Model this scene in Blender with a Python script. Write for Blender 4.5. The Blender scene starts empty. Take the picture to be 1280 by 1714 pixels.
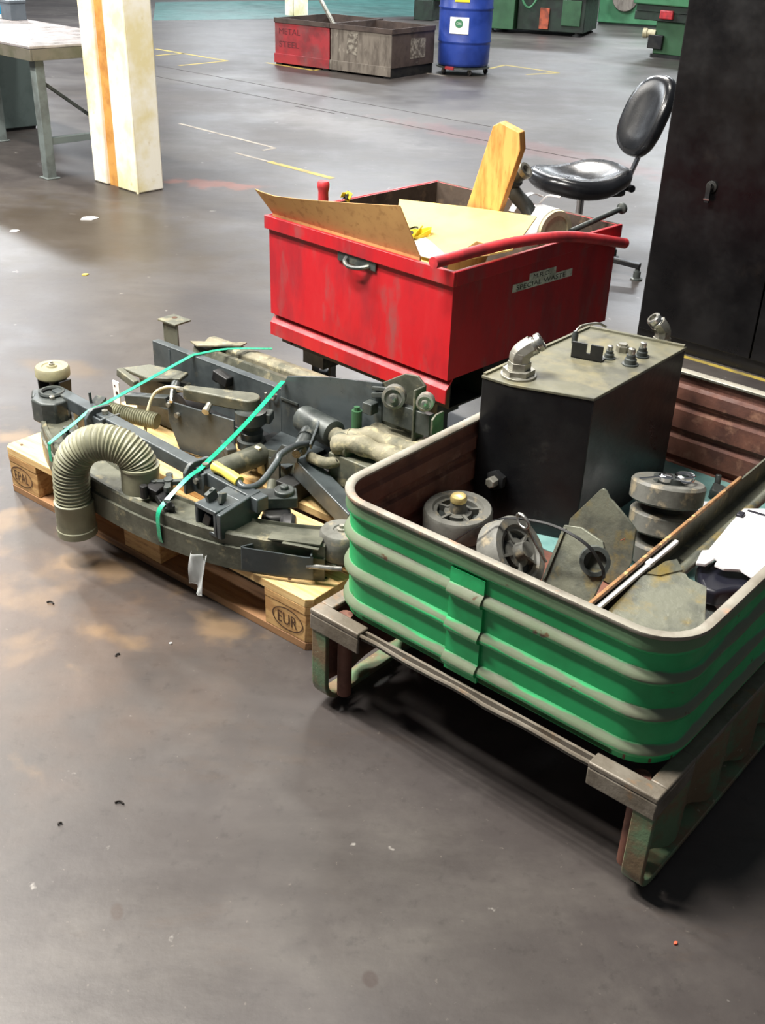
import bpy, bmesh, math, random
from mathutils import Vector, Matrix
random.seed(7)
scene = bpy.context.scene
COL = scene.collection
PI = math.pi

# ---------------------------------------------------------------- camera
CAM_F, CAM_PITCH, CAM_ROLL, CAM_H = 1780.0, 0.5145, 0.0352, 1.5237   # focal length in pixels of the 1280x1714 frame
cd = bpy.data.cameras.new('camera')
cam = bpy.data.objects.new('camera', cd)
COL.objects.link(cam)
_x, _f = Vector((1, 0, 0)), Vector((0, math.cos(CAM_PITCH), -math.sin(CAM_PITCH)))
_u = Vector((0, math.sin(CAM_PITCH), math.cos(CAM_PITCH)))
_c, _s = math.cos(CAM_ROLL), math.sin(CAM_ROLL)
_rx, _ru = _x*_c + _u*_s, -_x*_s + _u*_c
mw = Matrix((( _rx.x, _ru.x, -_f.x, 0), (_rx.y, _ru.y, -_f.y, 0), (_rx.z, _ru.z, -_f.z, CAM_H), (0, 0, 0, 1)))
cam.matrix_world = mw
cd.sensor_fit = 'VERTICAL'; cd.sensor_height = 36.0; cd.lens = CAM_F/1714*36
cd.clip_start = 0.05; cd.clip_end = 200
scene.camera = cam

# ---------------------------------------------------------------- world, lamps, exposure
w = bpy.data.worlds.new('hall_air'); scene.world = w; w.use_nodes = True
bg = w.node_tree.nodes['Background']
bg.inputs[0].default_value = (0.80, 0.86, 0.95, 1); bg.inputs[1].default_value = 0.13
def ceiling_lamp(x, y, z, sx, sy, power, color=(1.0, 0.955, 0.89), yaw=-0.70):
    l = bpy.data.lights.new('fluorescent_lamp', 'AREA'); l.shape = 'RECTANGLE'; l.size = sx; l.size_y = sy
    l.energy = power; l.color = color
    o = bpy.data.objects.new('fluorescent_lamp', l); COL.objects.link(o)
    o.location = (x, y, z); o.rotation_euler = (0, 0, yaw)
    return o
ceiling_lamp(-1.3, 2.0, 4.3, 1.8, 0.35, 350)          # rows of fluorescent lamps
ceiling_lamp(-2.7, 2.1, 4.3, 1.8, 0.35, 300)
ceiling_lamp(-3.9, 4.6, 4.3, 1.8, 0.35, 420)
ceiling_lamp(0.6, 5.8, 4.3, 1.8, 0.35, 110)
ceiling_lamp(-5.0, 9.0, 4.3, 1.8, 0.35, 520)
ceiling_lamp(0.6, 10.0, 4.3, 1.8, 0.35, 280)
ceiling_lamp(-6.0, 15.0, 4.3, 2.4, 0.6, 620, (0.90, 0.95, 1.0))
ceiling_lamp(0.0, 15.5, 4.3, 2.4, 0.6, 420, (0.90, 0.95, 1.0))
ceiling_lamp(5.0, 17.0, 4.3, 2.4, 0.6, 520, (0.90, 0.95, 1.0))
ceiling_lamp(-3.0, 24.0, 4.3, 4.8, 1.2, 600, (0.90, 0.95, 1.0))
ceiling_lamp(4.0, 25.0, 4.3, 4.8, 1.2, 500, (0.90, 0.95, 1.0))
scene.view_settings.view_transform = 'Standard'
scene.view_settings.look = 'None'
scene.view_settings.gamma = 1.0
scene.view_settings.use_curve_mapping = False
scene.view_settings.exposure = 0.0

# ---------------------------------------------------------------- helpers: materials
def S(r, g, b):
    def f(c):
        c /= 255.0
        return c/12.92 if c <= 0.04045 else ((c+0.055)/1.055)**2.4
    return (f(r), f(g), f(b), 1)
MATS = {}
def mat(name, base, rough=0.5, metal=0.0, var=None, scale=6.0, lo=0.45, hi=0.62, bump=0.0, bscale=60.0,
        stretch=(1, 1, 1), var2=None, scale2=30.0, lo2=0.55, hi2=0.66, rvar=0.12, coat=0.0, trans=0.0, alpha=1.0):
    m = bpy.data.materials.new(name); m.use_nodes = True
    nt = m.node_tree; N = nt.nodes; L = nt.links
    b = N['Principled BSDF']
    b.inputs['Roughness'].default_value = rough; b.inputs['Metallic'].default_value = metal
    b.inputs['Base Color'].default_value = base
    b.inputs['Coat Weight'].default_value = coat
    b.inputs['Transmission Weight'].default_value = trans
    b.inputs['Alpha'].default_value = alpha
    tc = N.new('ShaderNodeTexCoord'); mp = N.new('ShaderNodeMapping'); mp.inputs['Scale'].default_value = stretch
    L.new(tc.outputs['Object'], mp.inputs['Vector'])
    col = None
    def noise(sc, det=5):
        n = N.new('ShaderNodeTexNoise'); n.inputs['Scale'].default_value = sc; n.inputs['Detail'].default_value = det
        n.inputs['Roughness'].default_value = 0.62
        L.new(mp.outputs['Vector'], n.inputs['Vector']); return n
    def layer(prev, c2, sc, a, z):
        n = noise(sc); r = N.new('ShaderNodeMapRange'); r.inputs[1].default_value = a; r.inputs[2].default_value = z
        L.new(n.outputs['Fac'], r.inputs[0])
        mx = N.new('ShaderNodeMix'); mx.data_type = 'RGBA'
        L.new(r.outputs[0], mx.inputs[0])
        if prev is None: mx.inputs[6].default_value = base
        else: L.new(prev, mx.inputs[6])
        mx.inputs[7].default_value = c2
        return mx.outputs[2]
    if var is not None: col = layer(col, var, scale, lo, hi)
    if var2 is not None: col = layer(col, var2, scale2, lo2, hi2)
    if col is not None: L.new(col, b.inputs['Base Color'])
    if rvar:
        n = noise(scale*2.3); r = N.new('ShaderNodeMapRange')
        r.inputs[1].default_value = 0.3; r.inputs[2].default_value = 0.7
        r.inputs[3].default_value = max(0.03, rough-rvar); r.inputs[4].default_value = min(1, rough+rvar)
        L.new(n.outputs['Fac'], r.inputs[0]); L.new(r.outputs[0], b.inputs['Roughness'])
    if bump:
        n = noise(bscale, 4); bp = N.new('ShaderNodeBump'); bp.inputs['Strength'].default_value = bump
        bp.inputs['Distance'].default_value = 0.004
        L.new(n.outputs['Fac'], bp.inputs['Height']); L.new(bp.outputs[0], b.inputs['Normal'])
    MATS[name] = m
    return m

# ---------------------------------------------------------------- helpers: meshes
class MB:
    """collects shapes; build() links them as ONE mesh object. Coordinates are those of the frame (u, v, z)."""
    def __init__(s): s.v = []; s.f = []; s.m = []; s.mi = 0
    def add(s, vs, fs):
        o = len(s.v); s.v += [tuple(v) for v in vs]; s.f += [[i+o for i in f] for f in fs]; s.m += [s.mi]*len(fs); return s
    def box(s, x0, x1, y0, y1, z0, z1):
        return s.add([(x0,y0,z0),(x1,y0,z0),(x1,y1,z0),(x0,y1,z0),(x0,y0,z1),(x1,y0,z1),(x1,y1,z1),(x0,y1,z1)],
                     [(0,3,2,1),(4,5,6,7),(0,1,5,4),(1,2,6,5),(2,3,7,6),(3,0,4,7)])
    def obox(s, c, size, rot=(0, 0, 0)):
        from mathutils import Euler
        R = Euler(rot, 'XYZ').to_matrix(); c = Vector(c); h = Vector(size)/2
        vs = [c + R @ Vector((x*h.x, y*h.y, z*h.z)) for z in (-1, 1) for x, y in ((-1,-1),(1,-1),(1,1),(-1,1))]
        return s.add(vs, [(0,3,2,1),(4,5,6,7),(0,1,5,4),(1,2,6,5),(2,3,7,6),(3,0,4,7)])
    def beam(s, p0, p1, w, h, up=(0, 0, 1)):
        p0, p1, up = Vector(p0), Vector(p1), Vector(up); d = (p1-p0).normalized()
        a = d.cross(up).normalized(); b = a.cross(d)
        vs = [p + a*(w/2*i) + b*(h/2*j) for p in (p0, p1) for i, j in ((-1,-1),(1,-1),(1,1),(-1,1))]
        return s.add(vs, [(0,3,2,1),(4,5,6,7),(0,1,5,4),(1,2,6,5),(2,3,7,6),(3,0,4,7)])
    def slab(s, quad, t, n=None):
        """polygon of 3-D points (about planar) given thickness t along its normal"""
        q = [Vector(p) for p in quad]
        if n is None:
            n = Vector((0, 0, 0))
            for i in range(len(q)): n += (q[i]-q[0]).cross(q[(i+1) % len(q)]-q[0])
        n = Vector(n).normalized()*t; k = len(q)
        return s.add(q + [p+n for p in q], [list(range(k))[::-1], list(range(k, 2*k))] + [(i, (i+1) % k, k+(i+1) % k, k+i) for i in range(k)])
    def prism(s, poly, axis, a, b):
        f = {'x': lambda p, d: (d, p[0], p[1]), 'y': lambda p, d: (p[0], d, p[1]), 'z': lambda p, d: (p[0], p[1], d)}[axis]
        k = len(poly)
        return s.add([f(p, a) for p in poly] + [f(p, b) for p in poly],
                     [list(range(k))[::-1], list(range(k, 2*k))] + [(i, (i+1) % k, k+(i+1) % k, k+i) for i in range(k)])
    def lathe(s, prof, p, axis=(0, 0, 1), n=24):
        """prof: (radius, height along axis)"""
        a = Vector(axis).normalized(); t = Vector((1, 0, 0)) if abs(a.x) < 0.9 else Vector((0, 1, 0))
        e1 = a.cross(t).normalized(); e2 = a.cross(e1); p = Vector(p); vs = []; fs = []
        for r, h in prof:
            for i in range(n):
                th = 2*PI*i/n; vs.append(p + a*h + (e1*math.cos(th) + e2*math.sin(th))*r)
        for k in range(len(prof)-1):
            for i in range(n): fs.append((k*n+i, k*n+(i+1) % n, (k+1)*n+(i+1) % n, (k+1)*n+i))
        if prof[0][0] > 1e-5: fs.append(list(range(n))[::-1])
        if prof[-1][0] > 1e-5: fs.append([(len(prof)-1)*n+i for i in range(n)])
        return s.add(vs, fs)
    def cyl(s, p0, p1, r, r1=None, n=16):
        d = Vector(p1)-Vector(p0); return s.lathe([(r, 0), (r if r1 is None else r1, d.length)], p0, d, n)
    def ring(s, p, axis, r, t, n=28, m=8):
        a = Vector(axis).normalized(); q = Vector((1, 0, 0)) if abs(a.x) < 0.9 else Vector((0, 1, 0))
        e1 = a.cross(q).normalized(); e2 = a.cross(e1)
        return s.tube([Vector(p)+(e1*math.cos(2*PI*i/n)+e2*math.sin(2*PI*i/n))*r for i in range(n)], t, m, closed=True)
    def tube(s, pts, r, n=10, closed=False, caps=True):
        pts = [Vector(p) for p in pts]; k = len(pts); rr = r if hasattr(r, '__len__') else [r]*k
        vs = []; fs = []; prev = None
        for i in range(k):
            if closed: d = pts[(i+1) % k]-pts[i-1]
            else: d = pts[min(i+1, k-1)]-pts[max(i-1, 0)]
            d.normalize()
            if prev is None:
                t = Vector((0, 0, 1)) if abs(d.z) < 0.9 else Vector((1, 0, 0))
                e1 = d.cross(t).normalized()
            else:
                e1 = (prev - d*prev.dot(d)).normalized()
            prev = e1; e2 = d.cross(e1)
            for j in range(n):
                th = 2*PI*j/n; vs.append(pts[i] + (e1*math.cos(th) + e2*math.sin(th))*rr[i])
        for i in range(k if closed else k-1):
            for j in range(n):
                a, b = i*n, ((i+1) % k)*n
                fs.append((a+j, a+(j+1) % n, b+(j+1) % n, b+j))
        if caps and not closed:
            fs.append(list(range(n))[::-1]); fs.append([(k-1)*n+j for j in range(n)])
        return s.add(vs, fs)
    def ribbon(s, pts, width, side, t=0.0012):
        """flat strap along pts; side: direction of its width (vector, or one per point)"""
        pts = [Vector(p) for p in pts]; k = len(pts); vs = []; fs = []
        for i, p in enumerate(pts):
            sd = Vector(side[i] if hasattr(side[0], '__len__') else side)
            d = (pts[min(i+1, k-1)]-pts[max(i-1, 0)]).normalized()
            sd = (sd - d*sd.dot(d)).normalized(); n = d.cross(sd)
            for a, b in ((-1, -1), (1, -1), (1, 1), (-1, 1)): vs.append(p + sd*(a*width/2) + n*(b*t/2))
        for i in range(k-1):
            for j in range(4): fs.append((i*4+j, i*4+(j+1) % 4, (i+1)*4+(j+1) % 4, (i+1)*4+j))
        fs += [(0, 3, 2, 1), ((k-1)*4, (k-1)*4+1, (k-1)*4+2, (k-1)*4+3)]
        return s.add(vs, fs)
    def plan(s, path, section, closed=False):
        """sweep a closed section [(offset to the right of travel, z)] along a plan path [(u, v)]"""
        k = len(path); m = len(section); vs = []; fs = []
        for i in range(k):
            p = Vector(path[i])
            if closed: d = Vector(path[(i+1) % k])-Vector(path[i-1])
            else: d = Vector(path[min(i+1, k-1)])-Vector(path[max(i-1, 0)])
            d.normalize(); nn = Vector((d.y, -d.x))
            for o, z in section: q = p + nn*o; vs.append((q.x, q.y, z))
        for i in range(k if closed else k-1):
            for j in range(m):
                a, b = i*m, ((i+1) % k)*m
                fs.append((a+j, a+(j+1) % m, b+(j+1) % m, b+j))
        if not closed: fs.append(list(range(m))[::-1]); fs.append([(k-1)*m+j for j in range(m)])
        return s.add(vs, fs)

def smooth_path(pts, n=6):
    """Catmull-Rom through the points"""
    P = [Vector(p) for p in pts]; out = []
    for i in range(len(P)-1):
        p0 = P[i-1] if i else P[0]*2-P[1]; p1 = P[i]; p2 = P[i+1]; p3 = P[i+2] if i+2 < len(P) else P[-1]*2-P[-2]
        for k in range(n):
            t = k/n
            out.append(0.5*((2*p1)+(p2-p0)*t+(2*p0-5*p1+4*p2-p3)*t*t+(3*p1-p0-3*p2+p3)*t**3))
    out.append(P[-1]); return out
def round_rect(x0, x1, y0, y1, r, n=8):
    out = []
    for cx, cy, a in ((x1-r, y0+r, -PI/2), (x1-r, y1-r, 0), (x0+r, y1-r, PI/2), (x0+r, y0+r, PI)):
        for i in range(n+1): th = a+PI/2*i/n; out.append((cx+r*math.cos(th), cy+r*math.sin(th)))
    return out

class Frame:
    def __init__(s, x, y, yaw, z=0.0): s.x, s.y, s.yaw, s.z = x, y, yaw, z
    def world(s, u, v, z):
        c, n = math.cos(s.yaw), math.sin(s.yaw); return (s.x+u*c-v*n, s.y+u*n+v*c, s.z+z)
WORLD = Frame(0, 0, 0)
PF = Frame(-1.1008, 2.7549, -0.6695)      # euro pallet: front left corner, u along its long side
RF = Frame(-0.3931, 3.3893, -0.7606)      # red skip
GF = Frame(-0.1442, 1.8232, -0.6990)      # green stillage bin

def tag(o, label=None, cat=None, group=None, kind=None):
    if label: o['label'] = label
    if cat: o['category'] = cat
    if group: o['group'] = group
    if kind: o['kind'] = kind
    return o
class Thing:
    def __init__(s, name, label, cat, frame, base, group=None):
        s.fr, s.base = frame, Vector(base)
        s.o = bpy.data.objects.new(name, None); COL.objects.link(s.o)
        s.o.location = frame.world(*base); s.o.rotation_euler = (0, 0, frame.yaw); s.o.empty_display_size = 0.05
        tag(s.o, label, cat, group)
def build(mb, name, mats, owner, bevel=0.0, smooth=35, sub=None, label=None, kind=None, segs=2):
    """owner: Thing (a part) ; sub: a part object (a sub-part) ; or (frame, base) for a thing of one mesh"""
    base = owner.base if isinstance(owner, Thing) else Vector(owner[1])
    me = bpy.data.meshes.new(name)
    me.from_pydata([tuple(Vector(v)-base) for v in mb.v], [], mb.f)
    if not isinstance(mats, (list, tuple)): mats = [mats]
    for m in mats: me.materials.append(m)
    if len(mats) > 1:
        for p, i in zip(me.polygons, mb.m): p.material_index = i
    bm = bmesh.new(); bm.from_mesh(me); bmesh.ops.recalc_face_normals(bm, faces=bm.faces); bm.to_mesh(me); bm.free()
    if smooth:
        me.polygons.foreach_set('use_smooth', [True]*len(me.polygons)); me.set_sharp_from_angle(angle=math.radians(smooth))
    o = bpy.data.objects.new(name, me); COL.objects.link(o)
    if bevel:
        md = o.modifiers.new('edge', 'BEVEL'); md.width = bevel; md.segments = segs; md.limit_method = 'ANGLE'; md.angle_limit = math.radians(40)
    if isinstance(owner, Thing): o.parent = sub if sub is not None else owner.o
    else: o.location = owner[0].world(*owner[1]); o.rotation_euler = (0, 0, owner[0].yaw)
    if label: o['label'] = label
    if kind: o['kind'] = kind
    return o
def part(owner, name, m, fn, **k):
    mb = MB(); fn(mb); return build(mb, name, m, owner, **k)
def text_mesh(txt, size, width=None, depth=0.0):
    """built-in font text as verts/faces in its own (x, y) plane, starting at the origin"""
    c = bpy.data.curves.new('t', 'FONT'); c.body = txt; c.size = size; c.extrude = depth; c.resolution_u = 3
    o = bpy.data.objects.new('t', c); COL.objects.link(o)
    bpy.context.view_layer.update()
    me = bpy.data.meshes.new_from_object(o.evaluated_get(bpy.context.evaluated_depsgraph_get()))
    vs = [v.co.copy() for v in me.vertices]; fs = [list(p.vertices) for p in me.polygons]
    bpy.data.objects.remove(o); bpy.data.curves.remove(c); bpy.data.meshes.remove(me)
    x0 = min(v.x for v in vs); x1 = max(v.x for v in vs); k = (width/(x1-x0)) if width else 1.0
    return [Vector(((v.x-x0)*k, v.y, v.z)) for v in vs], fs
def text_on(mb, txt, size, org, ex, ey, width=None):
    vs, fs = text_mesh(txt, size, width); org, ex, ey = Vector(org), Vector(ex).normalized(), Vector(ey).normalized()
    return mb.add([org+ex*v.x+ey*v.y for v in vs], fs)
def copy_thing(o, parent=None):
    c = o.copy(); COL.objects.link(c); c.parent = parent
    for ch in list(o.children): copy_thing(ch, c)
    return c

# ---------------------------------------------------------------- materials
M_ = MATS
mat('dark_steel', S(76,81,79), 0.42, 0.25, S(52,57,56), 9, var2=S(112,112,98), scale2=22, lo2=0.58, hi2=0.75, bump=0.15)
mat('blue_grey_paint', S(76,83,85), 0.38, 0.15, S(58,64,66), 7, var2=S(110,108,94), scale2=16, lo2=0.60, hi2=0.78, bump=0.1)
mat('olive_steel', S(98,99,86), 0.5, 0.2, S(70,72,62), 8, var2=S(150,142,112), scale2=19, lo2=0.58, hi2=0.74, bump=0.25)
mat('dusty_steel', S(128,123,102), 0.75, 0.0, S(84,84,70), 12, var2=S(172,163,130), scale2=30, lo2=0.55, hi2=0.7, bump=0.5)
mat('black_steel', S(30,31,33), 0.45, 0.2, S(46,46,44), 8, bump=0.1)
mat('black_rubber', S(26,26,28), 0.55, 0.0, S(44,42,40), 10, bump=0.1)
mat('bright_steel', S(190,190,184), 0.25, 0.9, S(130,128,120), 14)
mat('zinc', S(168,166,156), 0.38, 0.6, S(120,118,106), 14)
mat('chrome', S(220,220,222), 0.12, 1.0, None, rvar=0)
mat('green_strap', S(22,150,110), 0.28, 0.0, S(40,176,132), 40, coat=0.3)
mat('clear_film', S(230,235,235), 0.12, 0.0, None, trans=0.0, alpha=0.35, rvar=0)
mat('rubber_grey', S(104,104,98), 0.6, 0.0, S(78,78,72), 14, var2=S(140,130,108), scale2=26, bump=0.2)
mat('rubber_dust', S(152,147,114), 0.7, 0.0, S(132,128,104), 12, bump=0.2)
mat('hose_plastic', S(138,138,114), 0.5, 0.0, S(116,116,96), 9, var2=S(98,97,80), scale2=5, lo2=0.5, hi2=0.72)
mat('yellow_grip', S(236,214,92), 0.45, 0.0, S(214,188,80), 15)
mat('cream_plastic', S(206,198,164), 0.5, 0.0, S(170,162,130), 12)
mat('white_plastic', S(240,240,240), 0.35, 0.0, None, rvar=0)
mat('brass', S(226,206,140), 0.3, 0.6, S(190,170,110), 12)
mat('tank_black', S(16,17,20), 0.38, 0.1, S(28,29,30), 5, var2=S(58,58,56), scale2=14, lo2=0.62, hi2=0.82, bump=0.15)
mat('tank_top_dust', S(106,105,88), 0.6, 0.1, S(84,84,74), 7, var2=S(126,119,90), scale2=10, lo2=0.5, hi2=0.7, bump=0.15)
mat('teal_sheet', S(120,160,156), 0.35, 0.0, S(92,132,130), 8)
mat('plate_steel', S(112,114,100), 0.42, 0.25, S(80,83,76), 9, lo=0.42, hi=0.6, var2=S(132,116,66), scale2=11, lo2=0.52, hi2=0.66, bump=0.35)
mat('rust_inner', S(112,72,58), 0.7, 0.0, S(82,52,44), 9, var2=S(132,96,78), scale2=24, lo2=0.55, hi2=0.7, bump=0.3)
mat('frame_metal', S(120,113,102), 0.5, 0.2, S(98,90,78), 10, var2=S(130,104,78), scale2=22, lo2=0.58, hi2=0.7, bump=0.3)
mat('rim_metal', S(146,142,130), 0.48, 0.25, S(124,118,106), 10, var2=S(190,142,108), scale2=12, lo2=0.62, hi2=0.72, bump=0.2)
mat('leg_paint', S(98,122,92), 0.55, 0.1, S(116,98,74), 12, lo=0.42, hi=0.55, var2=S(168,176,152), scale2=48, lo2=0.66, hi2=0.72, bump=0.3)
mat('wood_pale', S(222,190,132), 0.6, 0.0, S(198,158,102), 4, stretch=(1.2, 14, 14), var2=S(178,132,80), scale2=7, lo2=0.56, hi2=0.72, bump=0.15)
mat('wood_block', S(196,158,104), 0.7, 0.0, S(168,126,78), 6, stretch=(2, 6, 12), var2=S(140,100,62), scale2=9, lo2=0.56, hi2=0.72, bump=0.3)
mat('wood_low', S(150,112,76), 0.75, 0.0, S(120,86,58), 5, stretch=(1, 10, 10), bump=0.3)
mat('wood_plank', S(226,172,98), 0.55, 0.0, S(196,138,72), 4, stretch=(10, 10, 1.5), var2=S(150,100,56), scale2=16, lo2=0.64, hi2=0.72)
mat('worn_strip', S(146,106,66), 0.6, 0.0, S(96,72,48), 14, stretch=(2, 2, 2), var2=S(200,168,110), scale2=22, lo2=0.56, hi2=0.66)
mat('burn_mark', S(74,48,30), 0.8, 0.0, None, rvar=0)
mat('red_skip', S(180,24,34), 0.45, 0.0, S(152,28,38), 4, stretch=(2, 2, 0.7), var2=S(134,72,72), scale2=5, lo2=0.53, hi2=0.72, bump=0.08)
mat('skip_inside', S(84,72,62), 0.65, 0.1, S(58,48,42), 7, var2=S(110,92,74), scale2=18, bump=0.2)
mat('red_tube', S(196,52,58), 0.5, 0.0, S(150,44,50), 12)
mat('cardboard', S(190,148,92), 0.8, 0.0, S(178,136,84), 5, var2=S(168,126,76), scale2=40)
mat('cardboard_pale', S(226,200,120), 0.8, 0.0, S(216,188,110), 5)
mat('tape_paper', S(224,220,206), 0.6, 0.0, S(170,164,150), 26)
mat('ink', S(24,22,20), 0.7, 0.0, None, rvar=0)
mat('caution_yellow', S(244,222,60), 0.4, 0.0, None, rvar=0)
mat('vinyl_black', S(20,21,24), 0.27, 0.0, S(28,29,32), 5, coat=0.1, bump=0.05, bscale=160, rvar=0.04)
mat('cabinet_black', S(7,7,9), 0.36, 0.0, S(14,13,14), 3, var2=S(30,26,23), scale2=5, lo2=0.62, hi2=0.85)
mat('column_paint', S(246,242,226), 0.55, 0.0, S(230,218,170), 3, var2=S(190,168,110), scale2=9, lo2=0.64, hi2=0.8, bump=0.1)
mat('column_recess', S(206,152,78), 0.7, 0.0, S(176,120,58), 7, bump=0.3)
mat('bench_top', S(178,172,172), 0.35, 0.3, S(150,146,144), 5)
mat('bench_edge', S(116,112,100), 0.5, 0.2, S(96,96,80), 7)
mat('bench_leg', S(116,126,124), 0.5, 0.1, S(94,100,98), 8)
mat('box_grey_green', S(104,120,118), 0.5, 0.0, S(88,104,102), 5)
mat('drum_blue', S(40,66,150), 0.4, 0.0, S(30,54,130), 4, bump=0.05)
mat('label_white', S(244,244,240), 0.5, 0.0, None, rvar=0)
mat('label_green', S(64,128,92), 0.5, 0.0, None, rvar=0)
mat('old_red', S(164,52,58), 0.6, 0.0, S(128,50,54), 5, var2=S(118,80,80), scale2=4, lo2=0.5, hi2=0.75)
mat('old_grey', S(128,120,110), 0.6, 0.1, S(98,90,82), 4, stretch=(4, 4, 1), var2=S(176,168,154), scale2=7, lo2=0.6, hi2=0.75)
mat('old_dark', S(84,72,66), 0.65, 0.1, S(64,54,50), 6, var2=S(150,144,132), scale2=6, lo2=0.66, hi2=0.76)
mat('stencil_dark', S(92,34,40), 0.7, 0.0, None, rvar=0)
mat('stencil_grey', S(150,144,132), 0.7, 0.0, S(92,84,76), 22, lo=0.42, hi=0.56)
mat('machine_green', S(54,92,62), 0.5, 0.0, S(46,80,54), 4, var2=S(50,70,56), scale2=9, lo2=0.6, hi2=0.8)
mat('machine_dark', S(38,52,42), 0.5, 0.1, S(34,40,36), 7)
mat('machine_light', S(72,128,90), 0.45, 0.0, S(60,110,76), 4)
mat('machine_orange', S(176,86,58), 0.6, 0.0, S(120,60,44), 10)
mat('paint_yellow', S(168,148,66), 0.6, 0.0, S(110,100,72), 9, lo=0.5, hi=0.7)
mat('paint_white', S(150,142,130), 0.6, 0.0, S(100,94,88), 9, lo=0.5, hi=0.7)
mat('paint_teal', S(58,106,101), 0.45, 0.0, S(50,92,88), 1.5)
mat('debris_dark', S(44,38,34), 0.8, 0.0, None, rvar=0)
mat('debris_yellow', S(230,200,80), 0.6, 0.0, None, rvar=0)
mat('debris_orange', S(230,90,60), 0.6, 0.0, None, rvar=0)
mat('dark_plastic', S(22,23,34), 0.4, 0.0, S(22,22,32), 5)

def green_paint():
    """green bin paint; the raised ribs are rubbed down to grey primer and rust specks"""
    m = mat('green_bin_paint', S(40,176,104), 0.45, 0.0, S(34,156,90), 6, bump=0.1)
    nt = m.node_tree; N = nt.nodes; L = nt.links; b = N['Principled BSDF']
    src = b.inputs['Base Color'].links[0].from_socket
    tc = [n for n in N if n.type == 'TEX_COORD'][0]
    sp = N.new('ShaderNodeSeparateXYZ'); L.new(tc.outputs['Object'], sp.inputs[0])
    nz = N.new('ShaderNodeTexNoise'); nz.inputs['Scale'].default_value = 7; nz.inputs['Detail'].default_value = 6
    L.new(tc.outputs['Object'], nz.inputs['Vector'])
    def math_(op, a, c, clamp=False):
        n = N.new('ShaderNodeMath'); n.operation = op; n.use_clamp = clamp
        for i, q in enumerate((a, c)):
            if isinstance(q, (int, float)): n.inputs[i].default_value = q
            else: L.new(q, n.inputs[i])
        return n.outputs[0]
    wob = math_('MULTIPLY', math_('SUBTRACT', nz.outputs['Fac'], 0.5), 0.022)
    tot = None
    for zc, hw, k in ((0.4505, 0.0095, 0.92), (0.3725, 0.0095, 0.92), (0.2955, 0.0095, 0.92), (0.516, 0.014, 0.75)):
        d = math_('ABSOLUTE', math_('SUBTRACT', sp.outputs['Z'], zc), 0)
        e = math_('MULTIPLY', math_('SUBTRACT', math_('ADD', hw, wob), d), 300, True)
        e = math_('MULTIPLY', e, k); tot = e if tot is None else math_('MAXIMUM', tot, e)
    mx = N.new('ShaderNodeMix'); mx.data_type = 'RGBA'; L.new(tot, mx.inputs[0]); L.new(src, mx.inputs[6])
    n2 = N.new('ShaderNodeTexNoise'); n2.inputs['Scale'].default_value = 14; L.new(tc.outputs['Object'], n2.inputs['Vector'])
    rp = N.new('ShaderNodeMix'); rp.data_type = 'RGBA'; L.new(n2.outputs['Fac'], rp.inputs[0])
    rp.inputs[6].default_value = S(96,108,86); rp.inputs[7].default_value = S(114,104,94)
    L.new(rp.outputs[2], mx.inputs[7])
    sk = N.new('ShaderNodeTexNoise'); sk.inputs['Scale'].default_value = 26; sk.inputs['Detail'].default_value = 3; L.new(tc.outputs['Object'], sk.inputs['Vector'])
    ms = N.new('ShaderNodeMapRange'); ms.inputs[1].default_value = 0.70; ms.inputs[2].default_value = 0.74; L.new(sk.outputs['Fac'], ms.inputs[0])
    m3 = N.new('ShaderNodeMix'); m3.data_type = 'RGBA'; L.new(ms.outputs[0], m3.inputs[0]); L.new(mx.outputs[2], m3.inputs[6]); m3.inputs[7].default_value = S(84,66,48)
    L.new(m3.outputs[2], b.inputs['Base Color'])
green_paint()

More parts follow.
